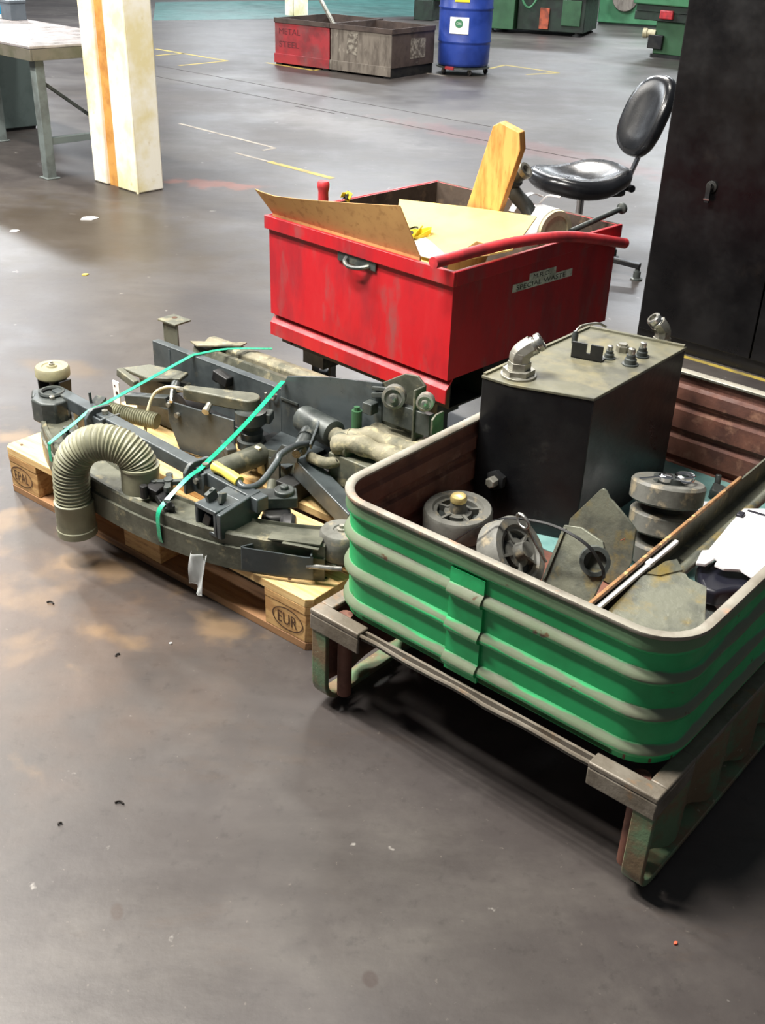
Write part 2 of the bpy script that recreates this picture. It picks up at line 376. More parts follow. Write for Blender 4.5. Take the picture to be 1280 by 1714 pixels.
def floor_material():
    m = bpy.data.materials.new('hall_floor'); m.use_nodes = True
    nt = m.node_tree; N = nt.nodes; L = nt.links; b = N['Principled BSDF']
    tc = N.new('ShaderNodeTexCoord')
    def noise(sc, det=6, rgh=0.6, stretch=None):
        n = N.new('ShaderNodeTexNoise'); n.inputs['Scale'].default_value = sc; n.inputs['Detail'].default_value = det; n.inputs['Roughness'].default_value = rgh
        if stretch:
            mp = N.new('ShaderNodeMapping'); mp.inputs['Scale'].default_value = stretch[:3]; mp.inputs['Rotation'].default_value = (0, 0, stretch[3])
            L.new(tc.outputs['Object'], mp.inputs[0]); L.new(mp.outputs[0], n.inputs['Vector'])
        else: L.new(tc.outputs['Object'], n.inputs['Vector'])
        return n.outputs['Fac']
    def rng(x, a, z, o0=0.0, o1=1.0, smooth=True):
        r = N.new('ShaderNodeMapRange'); r.interpolation_type = 'SMOOTHSTEP' if smooth else 'LINEAR'
        for i, q in enumerate((a, z, o0, o1)): r.inputs[i+1].default_value = q
        L.new(x, r.inputs[0]); return r.outputs[0]
    def mul(a, c):
        n = N.new('ShaderNodeMath'); n.operation = 'MULTIPLY'
        for i, q in enumerate((a, c)):
            if isinstance(q, (int, float)): n.inputs[i].default_value = q
            else: L.new(q, n.inputs[i])
        return n.outputs[0]
    def mix(f, a, c):
        x = N.new('ShaderNodeMix'); x.data_type = 'RGBA'
        if isinstance(f, float): x.inputs[0].default_value = f
        else: L.new(f, x.inputs[0])
        for i, q in ((6, a), (7, c)):
            if isinstance(q, tuple): x.inputs[i].default_value = q
            else: L.new(q, x.inputs[i])
        return x.outputs[2]
    dis = N.new('ShaderNodeTexNoise'); dis.inputs['Scale'].default_value = 7.0; dis.inputs['Detail'].default_value = 5; L.new(tc.outputs['Object'], dis.inputs['Vector'])
    def blob(cx, cy, rx, ry, yaw=0.0, wob=0.5, soft=0.5):
        """a stain, or a painted patch of light or shade: noisy ellipse on the floor"""
        mp = N.new('ShaderNodeMapping'); mp.vector_type = 'TEXTURE'
        mp.inputs['Location'].default_value = (cx, cy, 0); mp.inputs['Rotation'].default_value = (0, 0, yaw); mp.inputs['Scale'].default_value = (rx, ry, 1)
        L.new(tc.outputs['Object'], mp.inputs[0])
        ln = N.new('ShaderNodeVectorMath'); ln.operation = 'LENGTH'; L.new(mp.outputs[0], ln.inputs[0])
        a = N.new('ShaderNodeMath'); a.operation = 'MULTIPLY_ADD'; L.new(dis.outputs['Fac'], a.inputs[0]); a.inputs[1].default_value = 2*wob; 
        s = N.new('ShaderNodeMath'); s.operation = 'SUBTRACT'; L.new(ln.outputs['Value'], s.inputs[0]); s.inputs[1].default_value = wob
        L.new(s.outputs[0], a.inputs[2])
        return rng(a.outputs[0], 1.0-soft, 1.0, 1.0, 0.0)
    c = mix(rng(noise(0.9), 0.35, 0.68), S(71,66,63), S(57,52,51))
    c = mix(mul(rng(noise(3.2, 8, 0.7), 0.45, 0.75), 0.5), c, S(86,81,76))
    c = mix(mul(rng(noise(1.3, 7, 0.65, (1, 4, 1, -0.7)), 0.48, 0.68), 0.6), c, S(55,50,48))
    c = mix(mul(rng(noise(26, 5, 0.7), 0.54, 0.70), 0.5), c, S(48,44,42))
    c = mix(mul(rng(noise(75, 3), 0.68, 0.74), 0.35), c, S(120,112,104))
    c = mix(mul(rng(noise(0.45, 8, 0.7, (1, 2.2, 1, 0.5)), 0.48, 0.66), 0.4), c, S(98,94,88))
    c = mix(mul(rng(noise(11, 4, 0.55), 0.70, 0.73), 0.6), c, S(150,146,140))
    c = mix(mul(rng(noise(2.1, 7, 0.7, (1, 3, 1, 0.9)), 0.56, 0.72), 0.45), c, S(70,58,48))
    # stains, and patches of light and shade put into the floor colour
    c = mix(mul(blob(-1.6, 5.6, 1.5, 0.85, -0.5, 0.7, 0.8), 0.75), c, S(60,51,38))  # shadow of bench and column, painted in as a brown patch
    c = mix(mul(blob(-1.17, 6.80, 0.36, 0.13, -0.25, 1.2, 0.6), 0.75), c, S(122,72,56))
    c = mix(mul(blob(1.0, 8.35, 1.9, 0.30, -0.80, 0.6, 0.5), 0.5), c, S(104,62,58))
    c = mix(mul(blob(0.2, 11.2, 1.6, 0.7, -0.7, 0.6, 0.6), 0.5), c, S(50,45,42))  # dark reflection of the far bins and drum, put into the colour
    c = mix(mul(blob(-0.4, 8.9, 1.5, 0.40, -0.80, 0.8, 0.7), 0.45), c, S(108,104,102))  # paler grey patch across the middle of the floor
    c = mix(mul(blob(-1.2, 3.7, 0.22, 0.10, -0.3, 0.6, 0.6), 0.5), c, S(96,76,48))
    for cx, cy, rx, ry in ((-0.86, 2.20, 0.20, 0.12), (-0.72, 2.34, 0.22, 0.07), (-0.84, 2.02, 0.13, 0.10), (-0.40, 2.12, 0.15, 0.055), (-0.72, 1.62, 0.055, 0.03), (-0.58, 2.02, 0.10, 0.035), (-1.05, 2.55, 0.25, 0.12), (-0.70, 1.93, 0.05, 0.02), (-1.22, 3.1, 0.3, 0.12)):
        c = mix(mul(blob(cx, cy, rx*0.95, ry*0.95, -0.65, 2.6, 1.4), 0.5), c, S(136,112,80))  # warm pools of light painted into the floor colour near the pallet
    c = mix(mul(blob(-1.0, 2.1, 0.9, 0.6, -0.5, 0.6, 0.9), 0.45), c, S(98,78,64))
    c = mix(mul(blob(-0.435, 1.255, 0.014, 0.024, 0.3, 0.5, 0.5), 0.8), c, S(62,52,46))
    c = mix(mul(blob(0.007, 1.138, 0.017, 0.020, 0.3, 0.7, 0.4), 0.8), c, S(58,48,44))
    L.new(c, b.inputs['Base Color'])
    r = rng(noise(0.8, 6, 0.65), 0.3, 0.7, 0.33, 0.52)
    L.new(r, b.inputs['Roughness'])
    bp = N.new('ShaderNodeBump'); bp.inputs['Strength'].default_value = 0.10; bp.inputs['Distance'].default_value = 0.004
    L.new(noise(38, 5), bp.inputs['Height']); L.new(bp.outputs[0], b.inputs['Normal'])
    MATS['hall_floor'] = m
floor_material()

# ---------------------------------------------------------------- the setting
mb = MB(); mb.box(-16, 16, -4, 40, -0.10, 0.0)
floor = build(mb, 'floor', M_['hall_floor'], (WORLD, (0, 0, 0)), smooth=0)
tag(floor, 'worn grey concrete hall floor with brown stains and painted patches of light and shade', 'floor', kind='structure')
class Child:    # pieces of the floor
    pass
def floor_piece(name, m, poly, t=0.002):
    mb = MB(); mb.prism(poly, 'z', 0.0002, t)
    o = build(mb, name, m, (WORLD, (0, 0, 0)), smooth=0); o.parent = floor; return o
def floor_line(p, q, wd, m):
    p, q = Vector(p), Vector(q); d = (q-p).normalized(); n = Vector((-d.y, d.x))*wd/2
    return floor_piece('floor_line', M_[m], [p-n, q-n, q+n, p+n], 0.0012)
for p, q, wd, m in (((-2.90, 13.75), (-1.92, 12.86), 0.05, 'paint_yellow'), ((-1.92, 12.86), (-2.36, 12.32), 0.045, 'paint_yellow'),
                    ((-2.77, 13.12), (-2.50, 13.42), 0.045, 'paint_yellow'),
                    ((-1.13, 7.78), (-0.86, 7.52), 0.03, 'paint_white'), ((-0.86, 7.52), (-0.40, 7.07), 0.05, 'paint_yellow'),
                    ((-1.72, 8.85), (-0.87, 8.00), 0.03, 'paint_white'), ((-0.87, 8.0), (-0.95, 7.9), 0.03, 'paint_white'),
                    ((-1.48, 12.82), (-0.91, 12.31), 0.05, 'paint_yellow'), ((-0.91, 12.31), (-0.76, 12.6), 0.045, 'paint_yellow'),
                    ((1.04, 12.99), (1.24, 13.37), 0.045, 'paint_yellow'), ((1.24, 13.37), (1.80, 12.84), 0.05, 'paint_yellow'), ((1.80, 12.84), (1.41, 12.58), 0.045, 'paint_yellow'),
                    ((1.03, 4.19), (2.3, 3.08), 0.025, 'paint_yellow'), ((0.08, 12.62), (0.52, 12.22), 0.03, 'paint_white')):
    floor_line(p, q, wd, m)
# teal painted walkway across the far end
tp = floor_piece('floor_walkway', M_['paint_teal'], [(-3.65, 17.25), (0.4, 19.6), (0.4, 23.6), (-4.3, 20.6)], 0.0012)
# saw-cut joints of the slabs
for p, q in (((-2.59, 12.25), (0.9, 9.1)), ((-2.43, 11.44), (1.6, 7.75)), ((-0.9, 9.9), (-0.53, 9.59)), ((-0.62, 1.16), (-0.12, 1.46))):
    floor_line(p, q, 0.012, 'debris_dark') if p[1] > 5 else None   # the near joint is only a faint mark

# ---------------------------------------------------------------- steel column
CF = Frame(-1.869, 6.762, -0.723)      # its left front corner; u along the near left face
T = Thing('steel_column', 'cream painted steel column with rust brown recess beside the workbench', 'column', CF, (0.23, 0.09, 0))
part(T, 'column_post', M_['column_paint'], lambda b: b.box(0.0, 0.14, 0.0, 0.19, 0.0, 3.2), bevel=0.010)
part(T, 'column_post', M_['column_paint'], lambda b: b.box(0.245, 0.455, 0.0, 0.19, 0.0, 3.2), bevel=0.010)
part(T, 'recess_web', M_['column_recess'], lambda b: b.box(0.14, 0.245, 0.022, 0.16, 0.0, 3.2))
part(T, 'corner_bead', M_['column_paint'], lambda b: b.cyl((0.447, 0.002, 0), (0.447, 0.002, 3.2), 0.008, n=8))

# ---------------------------------------------------------------- green stillage bin
T = Thing('stillage_bin', 'green corrugated steel stillage bin on a legged frame, full of scrap parts', 'bin', GF, (0.40, 0.58, 0.0))
U0, U1, V0, V1 = 0.026, 0.778, 0.039, 1.118
path = round_rect(U0, U1, V0, V1, 0.085, 9)
def wall_section(t):
    out = [(t, 0.262), (t, 0.270)]
    for zc in (0.288, 0.365, 0.443):
        out += [(t, zc-0.0125), (t+0.0085, zc-0.008), (t+0.0115, zc-0.002), (t+0.0115, zc+0.002), (t+0.0085, zc+0.008), (t, zc+0.0165)]
    out += [(t, 0.490), (t+0.008, 0.498), (t+0.010, 0.506), (t+0.006, 0.528)]
    return out
so = wall_section(0.0); si = [(o-0.005, z) for o, z in so][::-1]
mb = MB(); sec = so+si; n0 = len(so); mb.plan(path, sec, closed=True)
mb.m = [0 if (i % len(sec)) < n0-1 else 1 for i in range(len(mb.f))]
build(mb, 'wall', [M_['green_bin_paint'], M_['rust_inner']], T, smooth=28)
part(T, 'rim', M_['rim_metal'], lambda b: b.plan(path, [(-0.006, 0.527), (0.009, 0.527), (0.012, 0.531), (0.011, 0.536), (-0.004, 0.537), (-0.008, 0.533)], closed=True), smooth=60)
mb = MB(); s2 = [(o+0.0065, z) for o, z in so[:-3]]; mb.plan([(0.328, V0), (0.405, V0)], s2+[(o-0.009, z) for o, z in s2[::-1]])
build(mb, 'seam_panel', M_['green_bin_paint'], T, smooth=28)
part(T, 'floor_panel', M_['rust_inner'], lambda b: b.prism(round_rect(U0, U1, V0, V1, 0.085, 6), 'z', 0.263, 0.284))
GW, GL_ = 0.806, 1.158
def cap(b, su, sv):
    u0 = 0.0 if su > 0 else GW; v0 = 0.0 if sv > 0 else GL_
    def bx(a0, a1, c0, c1, z0, z1):
        x = sorted((u0+su*a0, u0+su*a1)); y = sorted((v0+sv*c0, v0+sv*c1)); b.box(x[0], x[1], y[0], y[1], z0, z1)
    bx(0, 0.135, 0, 0.034, 0.245, 0.2575); bx(0, 0.034, 0.034, 0.14, 0.245, 0.2575)
    bx(0, 0.135, 0, 0.008, 0.207, 0.245); bx(0, 0.008, 0.008, 0.14, 0.207, 0.245)
for su, sv in ((1, 1), (-1, 1), (1, -1), (-1, -1)): part(T, 'corner_cap', M_['frame_metal'], lambda b: cap(b, su, sv), bevel=0.003)
for v in (0.016, GL_-0.028):
    pts = [(0.135+i*(GW-0.27)/14, v-0.008+0.002*math.sin(i*1.3)*(0 < i < 14), 0.250+0.0008*math.sin(i*2.1)) for i in range(15)]
    part(T, 'front_rail', M_['frame_metal'], lambda b: (b.tube(pts, 0.0040, 6), b.tube([(p[0], p[1]+0.004, p[2]-0.011) for p in pts], 0.002, 6), b.box(0.13, GW-0.13, v+0.006, v+0.012, 0.236, 0.252)), smooth=40)
for u0 in (0.0, GW-0.034):
    part(T, 'side_rail', M_['frame_metal'], lambda b: b.box(u0, u0+0.034, 0.14, GL_-0.14, 0.245, 0.2565), bevel=0.002)
def runner_path():
    pts = [(0.004, 0.207)]
    pts += [(0.004+0.0, 0.07)] + [(0.059-0.055*math.cos(a), 0.072-0.055*math.sin(a)) for a in (0.26, 0.52, 0.79, 1.05, 1.31, 1.57)]
    q = [(GL_-v, z) for v, z in pts[::-1]]
    return pts+q
for u0 in (0.002, GW-0.042):
    def rn(b):
        pts = runner_path(); k = len(pts); vs = []; fs = []
        for i, (v, z) in enumerate(pts):
            a = Vector(pts[max(i-1, 0)]); c = Vector(pts[min(i+1, k-1)]); d = (c-a).normalized(); n = Vector((-d.y, d.x))
            for uu, off in ((u0, 0), (u0+0.04, 0), (u0+0.04, 0.012), (u0, 0.012)): vs.append((uu, v+n.x*off, z+n.y*off))
        for i in range(k-1):
            for j in range(4): fs.append((i*4+j, i*4+(j+1) % 4, i*4+4+(j+1) % 4, i*4+4+j))
        fs += [(0, 3, 2, 1), (k*4-4, k*4-3, k*4-2, k*4-1)]
        b.add(vs, fs)
    part(T, 'leg_runner', M_['leg_paint'], rn, bevel=0.002, smooth=40)
for u0, s in ((0.008, 1), (GW-0.008, -1)):
    def sp(b):
        nn = 56; vs = []; fs = []
        for i in range(nn+1):
            v = 0.03 + (GL_-0.06)*i/nn; o = u0+s*(0.010+0.010*math.sin(i*2*PI/8)); zb = 0.055+0.012*math.sin(i*2*PI/8+0.6)
            vs += [(o, v, zb), (o, v, 0.247), (o+s*0.003, v, 0.247), (o+s*0.003, v, zb)]
        for i in range(nn):
            for j in range(4): fs.append((i*4+j, i*4+(j+1) % 4, i*4+4+(j+1) % 4, i*4+4+j))
        fs += [(0, 3, 2, 1), (nn*4, nn*4+1, nn*4+2, nn*4+3)]
        b.add(vs, fs)
    part(T, 'side_panel', [M_['leg_paint'] if s < 0 else M_['rust_inner']], sp, smooth=60)
for uu in (0.055, GW-0.055):
    for vv in (0.05, GL_-0.05):
        part(T, 'inner_post', M_['rust_inner'], lambda b: b.cyl((uu, vv, 0.035), (uu, vv, 0.243), 0.016, n=12))
for uu in (0.022, GW-0.022):
    for vv in (0.085, GL_-0.085):
        part(T, 'foot', M_['black_rubber'], lambda b: b.lathe([(0.018, 0.0), (0.020, 0.004), (0.020, 0.017)], (uu, vv, 0.0), n=12))

# ---------------------------------------------------------------- euro pallet
T = Thing('euro_pallet', 'pale wooden euro pallet carrying strapped machine parts', 'pallet', PF, (0.6, 0.4, 0.0))
def cham(u0, u1, v0, v1, c, which):
    p = []
    for (u, v, du, dv, k) in ((u0, v0, 1, 1, 'fl'), (u1, v0, -1, 1, 'fr'), (u1, v1, -1, -1, 'br'), (u0, v1, 1, -1, 'bl')):
        if k in which:
            a, b_ = (u, v+dv*c), (u+du*c, v)
            p += [a, b_] if k in ('fl', 'br') else [b_, a]
        else: p.append((u, v))
    return p
V5 = ((0.0, 0.145), (0.18625, 0.28625), (0.3275, 0.4725), (0.51375, 0.61375), (0.655, 0.80))
for i, (a, c) in enumerate(V5):
    ch = 'fl fr'.split() if i == 0 else ('bl br'.split() if i == 4 else [])
    part(T, 'deck_board', M_['wood_pale'], lambda b: b.prism(cham(0.0, 1.2, a, c, 0.014, ch), 'z', 0.122, 0.144+(0.001 if i % 2 else 0)), bevel=0.0015)
for u in (0.0, 0.5275, 1.055):
    ch = {0.0: ['fl', 'bl'], 1.055: ['fr', 'br']}.get(u, [])
    part(T, 'stringer_board', M_['wood_block'], lambda b: b.prism(cham(u, u+0.145, 0.0, 0.8, 0.014, ch), 'z', 0.1005, 0.1215), bevel=0.0015)
    for v, d in ((0.0, 0.1), (0.3275, 0.145), (0.70, 0.1)):
        ch = []
        if v == 0.0: ch = [k for k in ('fl',) if u == 0] + [k for k in ('fr',) if u > 1]
        if v == 0.70: ch = [k for k in ('bl',) if u == 0] + [k for k in ('br',) if u > 1]
        part(T, 'block', M_['wood_block'], lambda b: b.prism(cham(u, u+0.145, v+0.001, v+d, 0.014, ch), 'z', 0.022, 0.1), bevel=0.002)
for v, d in ((0.0, 0.1), (0.3275, 0.145), (0.70, 0.1)):
    ch = ['fl', 'fr'] if v == 0 else (['bl', 'br'] if v == 0.70 else [])
    part(T, 'bottom_board', M_['wood_low'], lambda b: b.prism(cham(0.0, 1.2, v, v+d, 0.014, ch), 'z', 0.0, 0.0215), bevel=0.0015)
def oval(b, uc, zc, ru, rz, t):
    n = 36; vs = []; fs = []
    for i in range(n):
        a = 2*PI*i/n
        for k in (1.0, 1.0-t): vs.append((uc+ru*k*math.cos(a), -0.0004, zc+rz*(k if k == 1 else 1-t*ru/rz)*math.sin(a)))
    for i in range(n): j = (i+1) % n; fs.append((2*i, 2*j, 2*j+1, 2*i+1))
    b.add(vs, fs)
part(T, 'burnt_brand', M_['burn_mark'], lambda b: (oval(b, 0.068, 0.063, 0.052, 0.031, 0.07), text_on(b, 'EPAL', 0.044, (0.034, -0.0004, 0.048), (1, 0, 0), (0, 0, 1), 0.068)), smooth=0)
part(T, 'burnt_brand', M_['burn_mark'], lambda b: (oval(b, 1.130, 0.063, 0.050, 0.031, 0.07), text_on(b, 'EUR', 0.046, (1.098, -0.0004, 0.047), (1, 0, 0), (0, 0, 1), 0.062)), smooth=0)
for (u, v) in ((0.035, 0.035), (0.035, 0.11), (0.11, 0.07), (1.10, 0.04), (1.16, 0.10), (0.56, 0.23), (0.62, 0.24), (0.6, 0.40)):
    part(T, 'nail_head', M_['burn_mark'], lambda b: b.lathe([(0.0045, 0.0), (0.0045, 0.0006)], (u, v, 0.1448), n=8))

# ---------------------------------------------------------------- squeegee assembly (curved suction bar) lying along the pallet's front
T = Thing('squeegee_assembly', 'curved grey squeegee bar with hose elbow and guide wheels across the pallet front', 'machine part', PF, (0.6, 0.05, 0.144))
plan_pts = smooth_path([Vector(p) for p in ((0.005, 0.165), (0.09, 0.075), (0.25, -0.005), (0.45, -0.055), (0.62, -0.068), (0.78, -0.058), (0.93, -0.028), (1.06, 0.028), (1.165, 0.092))], 6)
plan_pts = [(p.x, p.y) for p in plan_pts]
part(T, 'body', M_['olive_steel'], lambda b: b.plan(plan_pts, [(0.0, 0.165), (0.0, 0.236), (-0.004, 0.240), (-0.012, 0.240), (-0.014, 0.232), (-0.082, 0.232), (-0.084, 0.240), (-0.090, 0.238), (-0.092, 0.170)]), smooth=40)
part(T, 'blade', M_['olive_steel'], lambda b: b.plan(plan_pts, [(0.006, 0.1455), (0.006, 0.205), (0.0, 0.206), (-0.002, 0.1455)]), smooth=40)
part(T, 'inner_blade', M_['black_rubber'], lambda b: b.plan(plan_pts, [(-0.093, 0.1455), (-0.093, 0.200), (-0.098, 0.200), (-0.098, 0.1455)]), smooth=40)
# guide wheel on its fork at the left end
wc = (0.004, 0.188)
w_ = part(T, 'guide_wheel', [M_['rubber_dust']], lambda b: b.lathe([(0.012, 0.303), (0.046, 0.303), (0.050, 0.308), (0.050, 0.330), (0.046, 0.336), (0.030, 0.337), (0.027, 0.334), (0.016, 0.334), (0.014, 0.339), (0.0, 0.339)], (wc[0], wc[1], 0), n=28))
part(T, 'wheel_bolt', M_['zinc'], lambda b: (b.lathe([(0.009, 0.339), (0.009, 0.344), (0.005, 0.345), (0.005, 0.350), (0, 0.350)], (wc[0], wc[1], 0), n=6)), sub=w_)
def fork(b):
    b.slab([(wc[0]-0.052, wc[1]-0.02, 0.235), (wc[0]-0.052, wc[1]+0.02, 0.235), (wc[0]-0.056, wc[1]+0.02, 0.306), (wc[0]-0.056, wc[1]-0.02, 0.306)], 0.006)
    b.slab([(wc[0]+0.046, wc[1]-0.02, 0.235), (wc[0]+0.046, wc[1]+0.02, 0.235), (wc[0]+0.054, wc[1]+0.02, 0.306), (wc[0]+0.054, wc[1]-0.02, 0.306)], 0.006)
    b.box(wc[0]-0.056, wc[0]+0.056, wc[1]-0.025, wc[1]+0.025, 0.228, 0.237)
    b.cyl((wc[0], wc[1], 0.237), (wc[0], wc[1], 0.303), 0.014, n=12)
    b.box(wc[0]-0.05, wc[0]+0.05, wc[1]+0.012, wc[1]+0.02, 0.237, 0.30)
part(T, 'wheel_fork', M_['black_steel'], fork, bevel=0.0015)
# cast socket at the left end of the cross bar
def cast_left(b):
    b.prism([(0.045, 0.095), (0.075, 0.060), (0.125, 0.060), (0.155, 0.085), (0.155, 0.125), (0.05, 0.140)], 'z', 0.225, 0.292)
    b.prism([(0.015, 0.105), (0.055, 0.075), (0.075, 0.098), (0.05, 0.135), (0.025, 0.14)], 'z', 0.252, 0.290)
part(T, 'cast_socket', M_['dark_steel'], cast_left, bevel=0.005)
part(T, 'socket_ring', M_['dark_steel'], lambda b: b.ring((0.085, 0.125, 0.297), (0, 0, 1), 0.032, 0.006, 20, 6))
part(T, 'socket_bolt', M_['zinc'], lambda b: b.lathe([(0.008, 0), (0.008, 0.008), (0.004, 0.010), (0, 0.010)], (0.118, 0.102, 0.292), n=6))
# cross bar (square tube)
B0, B1 = Vector((0.075, 0.148, 0.280)), Vector((0.975, 0.082, 0.280))
part(T, 'cross_bar', M_['blue_grey_paint'], lambda b: b.beam(B0, B1, 0.036, 0.038), bevel=0.003)
bd = (B1-B0).normalized(); bn = Vector((-bd.y, bd.x, 0))
def on_bar(t, s=0.0, z=0.28): p = B0+bd*t+bn*s; return Vector((p.x, p.y, z))
def clamp(b, t):
    o = [(-0.05, 0.232), (0.035, 0.232), (0.035, 0.300), (0.028, 0.312), (-0.020, 0.315), (-0.036, 0.308), (-0.05, 0.290)]
    b.slab([on_bar(t, s, z) for s, z in o], 0.012, bd)
    b.slab([on_bar(t+0.05, s, z) for s, z in ((-0.03, 0.235), (0.03, 0.235), (0.03, 0.300), (-0.03, 0.300))], 0.008, bd)
    b.beam(on_bar(t, -0.026, 0.265), on_bar(t+0.055, -0.026, 0.265), 0.006, 0.06)
for t in (0.215, 0.655):
    c_ = part(T, 'bar_clamp', M_['blue_grey_paint'], lambda b: clamp(b, t), bevel=0.002)
    part(T, 'clamp_bolt', M_['zinc'], lambda b: b.lathe([(0.009, 0), (0.009, 0.010), (0, 0.011)], on_bar(t+0.03, 0, 0.300), n=6), sub=c_)
    part(T, 'clamp_bolt', M_['zinc'], lambda b: b.cyl(on_bar(t+0.03, -0.036, 0.272), on_bar(t+0.03, -0.028, 0.272), 0.008, n=6), sub=c_)
part(T, 'clamp_foot', M_['dark_steel'], lambda b: (b.obox((0.27, 0.045, 0.246), (0.07, 0.028, 0.014), (0, 0, -0.2)), b.cyl((0.255, 0.045, 0.25), (0.255, 0.045, 0.268), 0.009, n=6), b.cyl((0.29, 0.04, 0.25), (0.29, 0.04, 0.268), 0.009, n=6)), bevel=0.001)
# cast end block at the right end of the bar with its square socket
def endblock(b):
    for q in (((0.862, -0.034), (0.872, -0.034)), ((0.925, -0.034), (0.935, -0.034))):
        b.box(q[0][0], q[1][0], -0.034, 0.045, 0.228, 0.290)
    b.box(0.862, 0.935, -0.034, 0.045, 0.280, 0.292); b.box(0.862, 0.935, -0.034, 0.045, 0.222, 0.232)
    b.box(0.872, 0.925, 0.02, 0.045, 0.232, 0.280)
    b.prism([(-0.034, 0.222), (0.07, 0.212), (0.10, 0.240), (0.10, 0.302), (0.065, 0.300), (-0.034, 0.288)], 'x', 0.936, 0.950)
    b.prism([(0.045, 0.222), (0.10, 0.240), (0.10, 0.300), (0.045, 0.290)], 'x', 0.862, 0.935)
part(T, 'end_block', M_['blue_grey_paint'], endblock, bevel=0.0025)
part(T, 'lock_pin', M_['dark_steel'], lambda b: (b.cyl((0.885, 0.0, 0.290), (0.885, 0.0, 0.322), 0.005, n=8), b.obox((0.885, 0.0, 0.305), (0.012, 0.030, 0.028), (0.3, 0, 0)), b.obox((0.91, 0.012, 0.303), (0.010, 0.03, 0.024), (-0.4, 0, 0.4))), bevel=0.001)
part(T, 'socket_key', M_['black_steel'], lambda b: (b.obox((0.897, -0.02, 0.255), (0.022, 0.020, 0.034), (0, 0.4, 0)),), bevel=0.002)
# star knob and toggle clamp beside the hose port
def star(b):
    c = (0.715, 0.012, 0.275)
    for k in range(4):
        a = PI/4+k*PI/2; b.obox((c[0]+0.018*math.cos(a), c[1]+0.018*math.sin(a), c[2]), (0.030, 0.014, 0.012), (0, 0, a))
        b.lathe([(0.009, -0.007), (0.009, 0.007)], (c[0]+0.034*math.cos(a), c[1]+0.034*math.sin(a), c[2]), n=10)
    b.cyl((c[0], c[1], 0.235), (c[0], c[1], 0.285), 0.012, n=12)
part(T, 'star_knob', M_['dark_steel'], star, bevel=0.001)
part(T, 'toggle_clamp', M_['black_steel'], lambda b: (b.obox((0.735, -0.025, 0.248), (0.10, 0.026, 0.018), (0, 0.1, -0.35)), b.obox((0.70, -0.018, 0.262), (0.035, 0.035, 0.026), (0.2, 0.2, 0.2)), b.cyl((0.69, -0.045, 0.245), (0.69, -0.045, 0.28), 0.010, n=10), b.obox((0.765, -0.040, 0.255), (0.05, 0.012, 0.020), (0, -0.2, -0.3))), bevel=0.002)
# side pocket plate, chute rods and guide wheel at the right end
def pocket(b):
    b.plan([(1.005, -0.022), (1.06, 0.004), (1.145, 0.045), (1.160, 0.056)], [(0.0, 0.160), (0.0, 0.220), (-0.004, 0.220), (-0.004, 0.160)])
    b.slab([(1.005, -0.022, 0.160), (1.005, -0.022, 0.222), (1.018, 0.010, 0.222), (1.018, 0.010, 0.160)], 0.004)
    b.slab([(1.158, 0.055, 0.160), (1.158, 0.055, 0.226), (1.135, 0.085, 0.226), (1.135, 0.085, 0.160)], 0.004)
part(T, 'side_pocket', M_['blue_grey_paint'], pocket)
part(T, 'cover_strip', M_['olive_steel'], lambda b: (b.slab([(1.055, 0.015, 0.245), (1.165, 0.075, 0.245), (1.150, 0.105, 0.245), (1.04, 0.045, 0.245)], 0.004), b.slab([(1.09, 0.025, 0.243), (1.165, 0.068, 0.236), (1.16, 0.085, 0.240), (1.085, 0.045, 0.245)], 0.003)))
part(T, 'axle_rod', M_['bright_steel'], lambda b: b.cyl((1.145, 0.05, 0.195), (1.215, 0.095, 0.195), 0.006, n=10))
rw = part(T, 'guide_wheel', M_['rubber_grey'], lambda b: b.lathe([(0.012, 0.190), (0.048, 0.190), (0.052, 0.196), (0.052, 0.252), (0.048, 0.258), (0.020, 0.260), (0.018, 0.257), (0.0, 0.257)], (1.165, 0.150, 0), n=28))
part(T, 'wheel_bolt', M_['zinc'], lambda b: (b.lathe([(0.012, 0.257), (0.012, 0.262), (0.006, 0.263), (0.006, 0.270), (0, 0.270)], (1.165, 0.150, 0), n=10)), sub=rw)
part(T, 'wheel_arm', M_['olive_steel'], lambda b: (b.box(1.10, 1.19, 0.10, 0.19, 0.178, 0.190), b.cyl((1.165, 0.150, 0.16), (1.165, 0.150, 0.19), 0.012, n=10)))
# suction port and ribbed hose elbow
part(T, 'suction_port', M_['hose_plastic'], lambda b: b.lathe([(0.056, 0.228), (0.056, 0.236), (0.0485, 0.240), (0.0475, 0.300), (0.0500, 0.302), (0.0500, 0.308), (0.044, 0.310)], (0.638, -0.012, 0), n=32))
hp = smooth_path([(0.638, -0.012, 0.295), (0.632, -0.016, 0.322), (0.603, -0.034, 0.352), (0.560, -0.060, 0.360), (0.515, -0.086, 0.338), (0.486, -0.103, 0.290), (0.478, -0.106, 0.230), (0.476, -0.105, 0.165)], 22)
rr = [0.0445 + 0.0022*math.sin(i*2*PI/3.6) for i in range(len(hp))]
hh = part(T, 'suction_hose', M_['hose_plastic'], lambda b: b.tube(hp, rr, 28), smooth=60, label='ribbed grey-green hose elbow')
part(T, 'hose_cuff', M_['hose_plastic'], lambda b: b.lathe([(0.0470, 0.185), (0.0505, 0.183), (0.0505, 0.178), (0.0495, 0.176), (0.0495, 0.108), (0.0515, 0.106), (0.0515, 0.088), (0.046, 0.088), (0.046, 0.11)], (0.476, -0.105, 0), n=32), sub=hh)

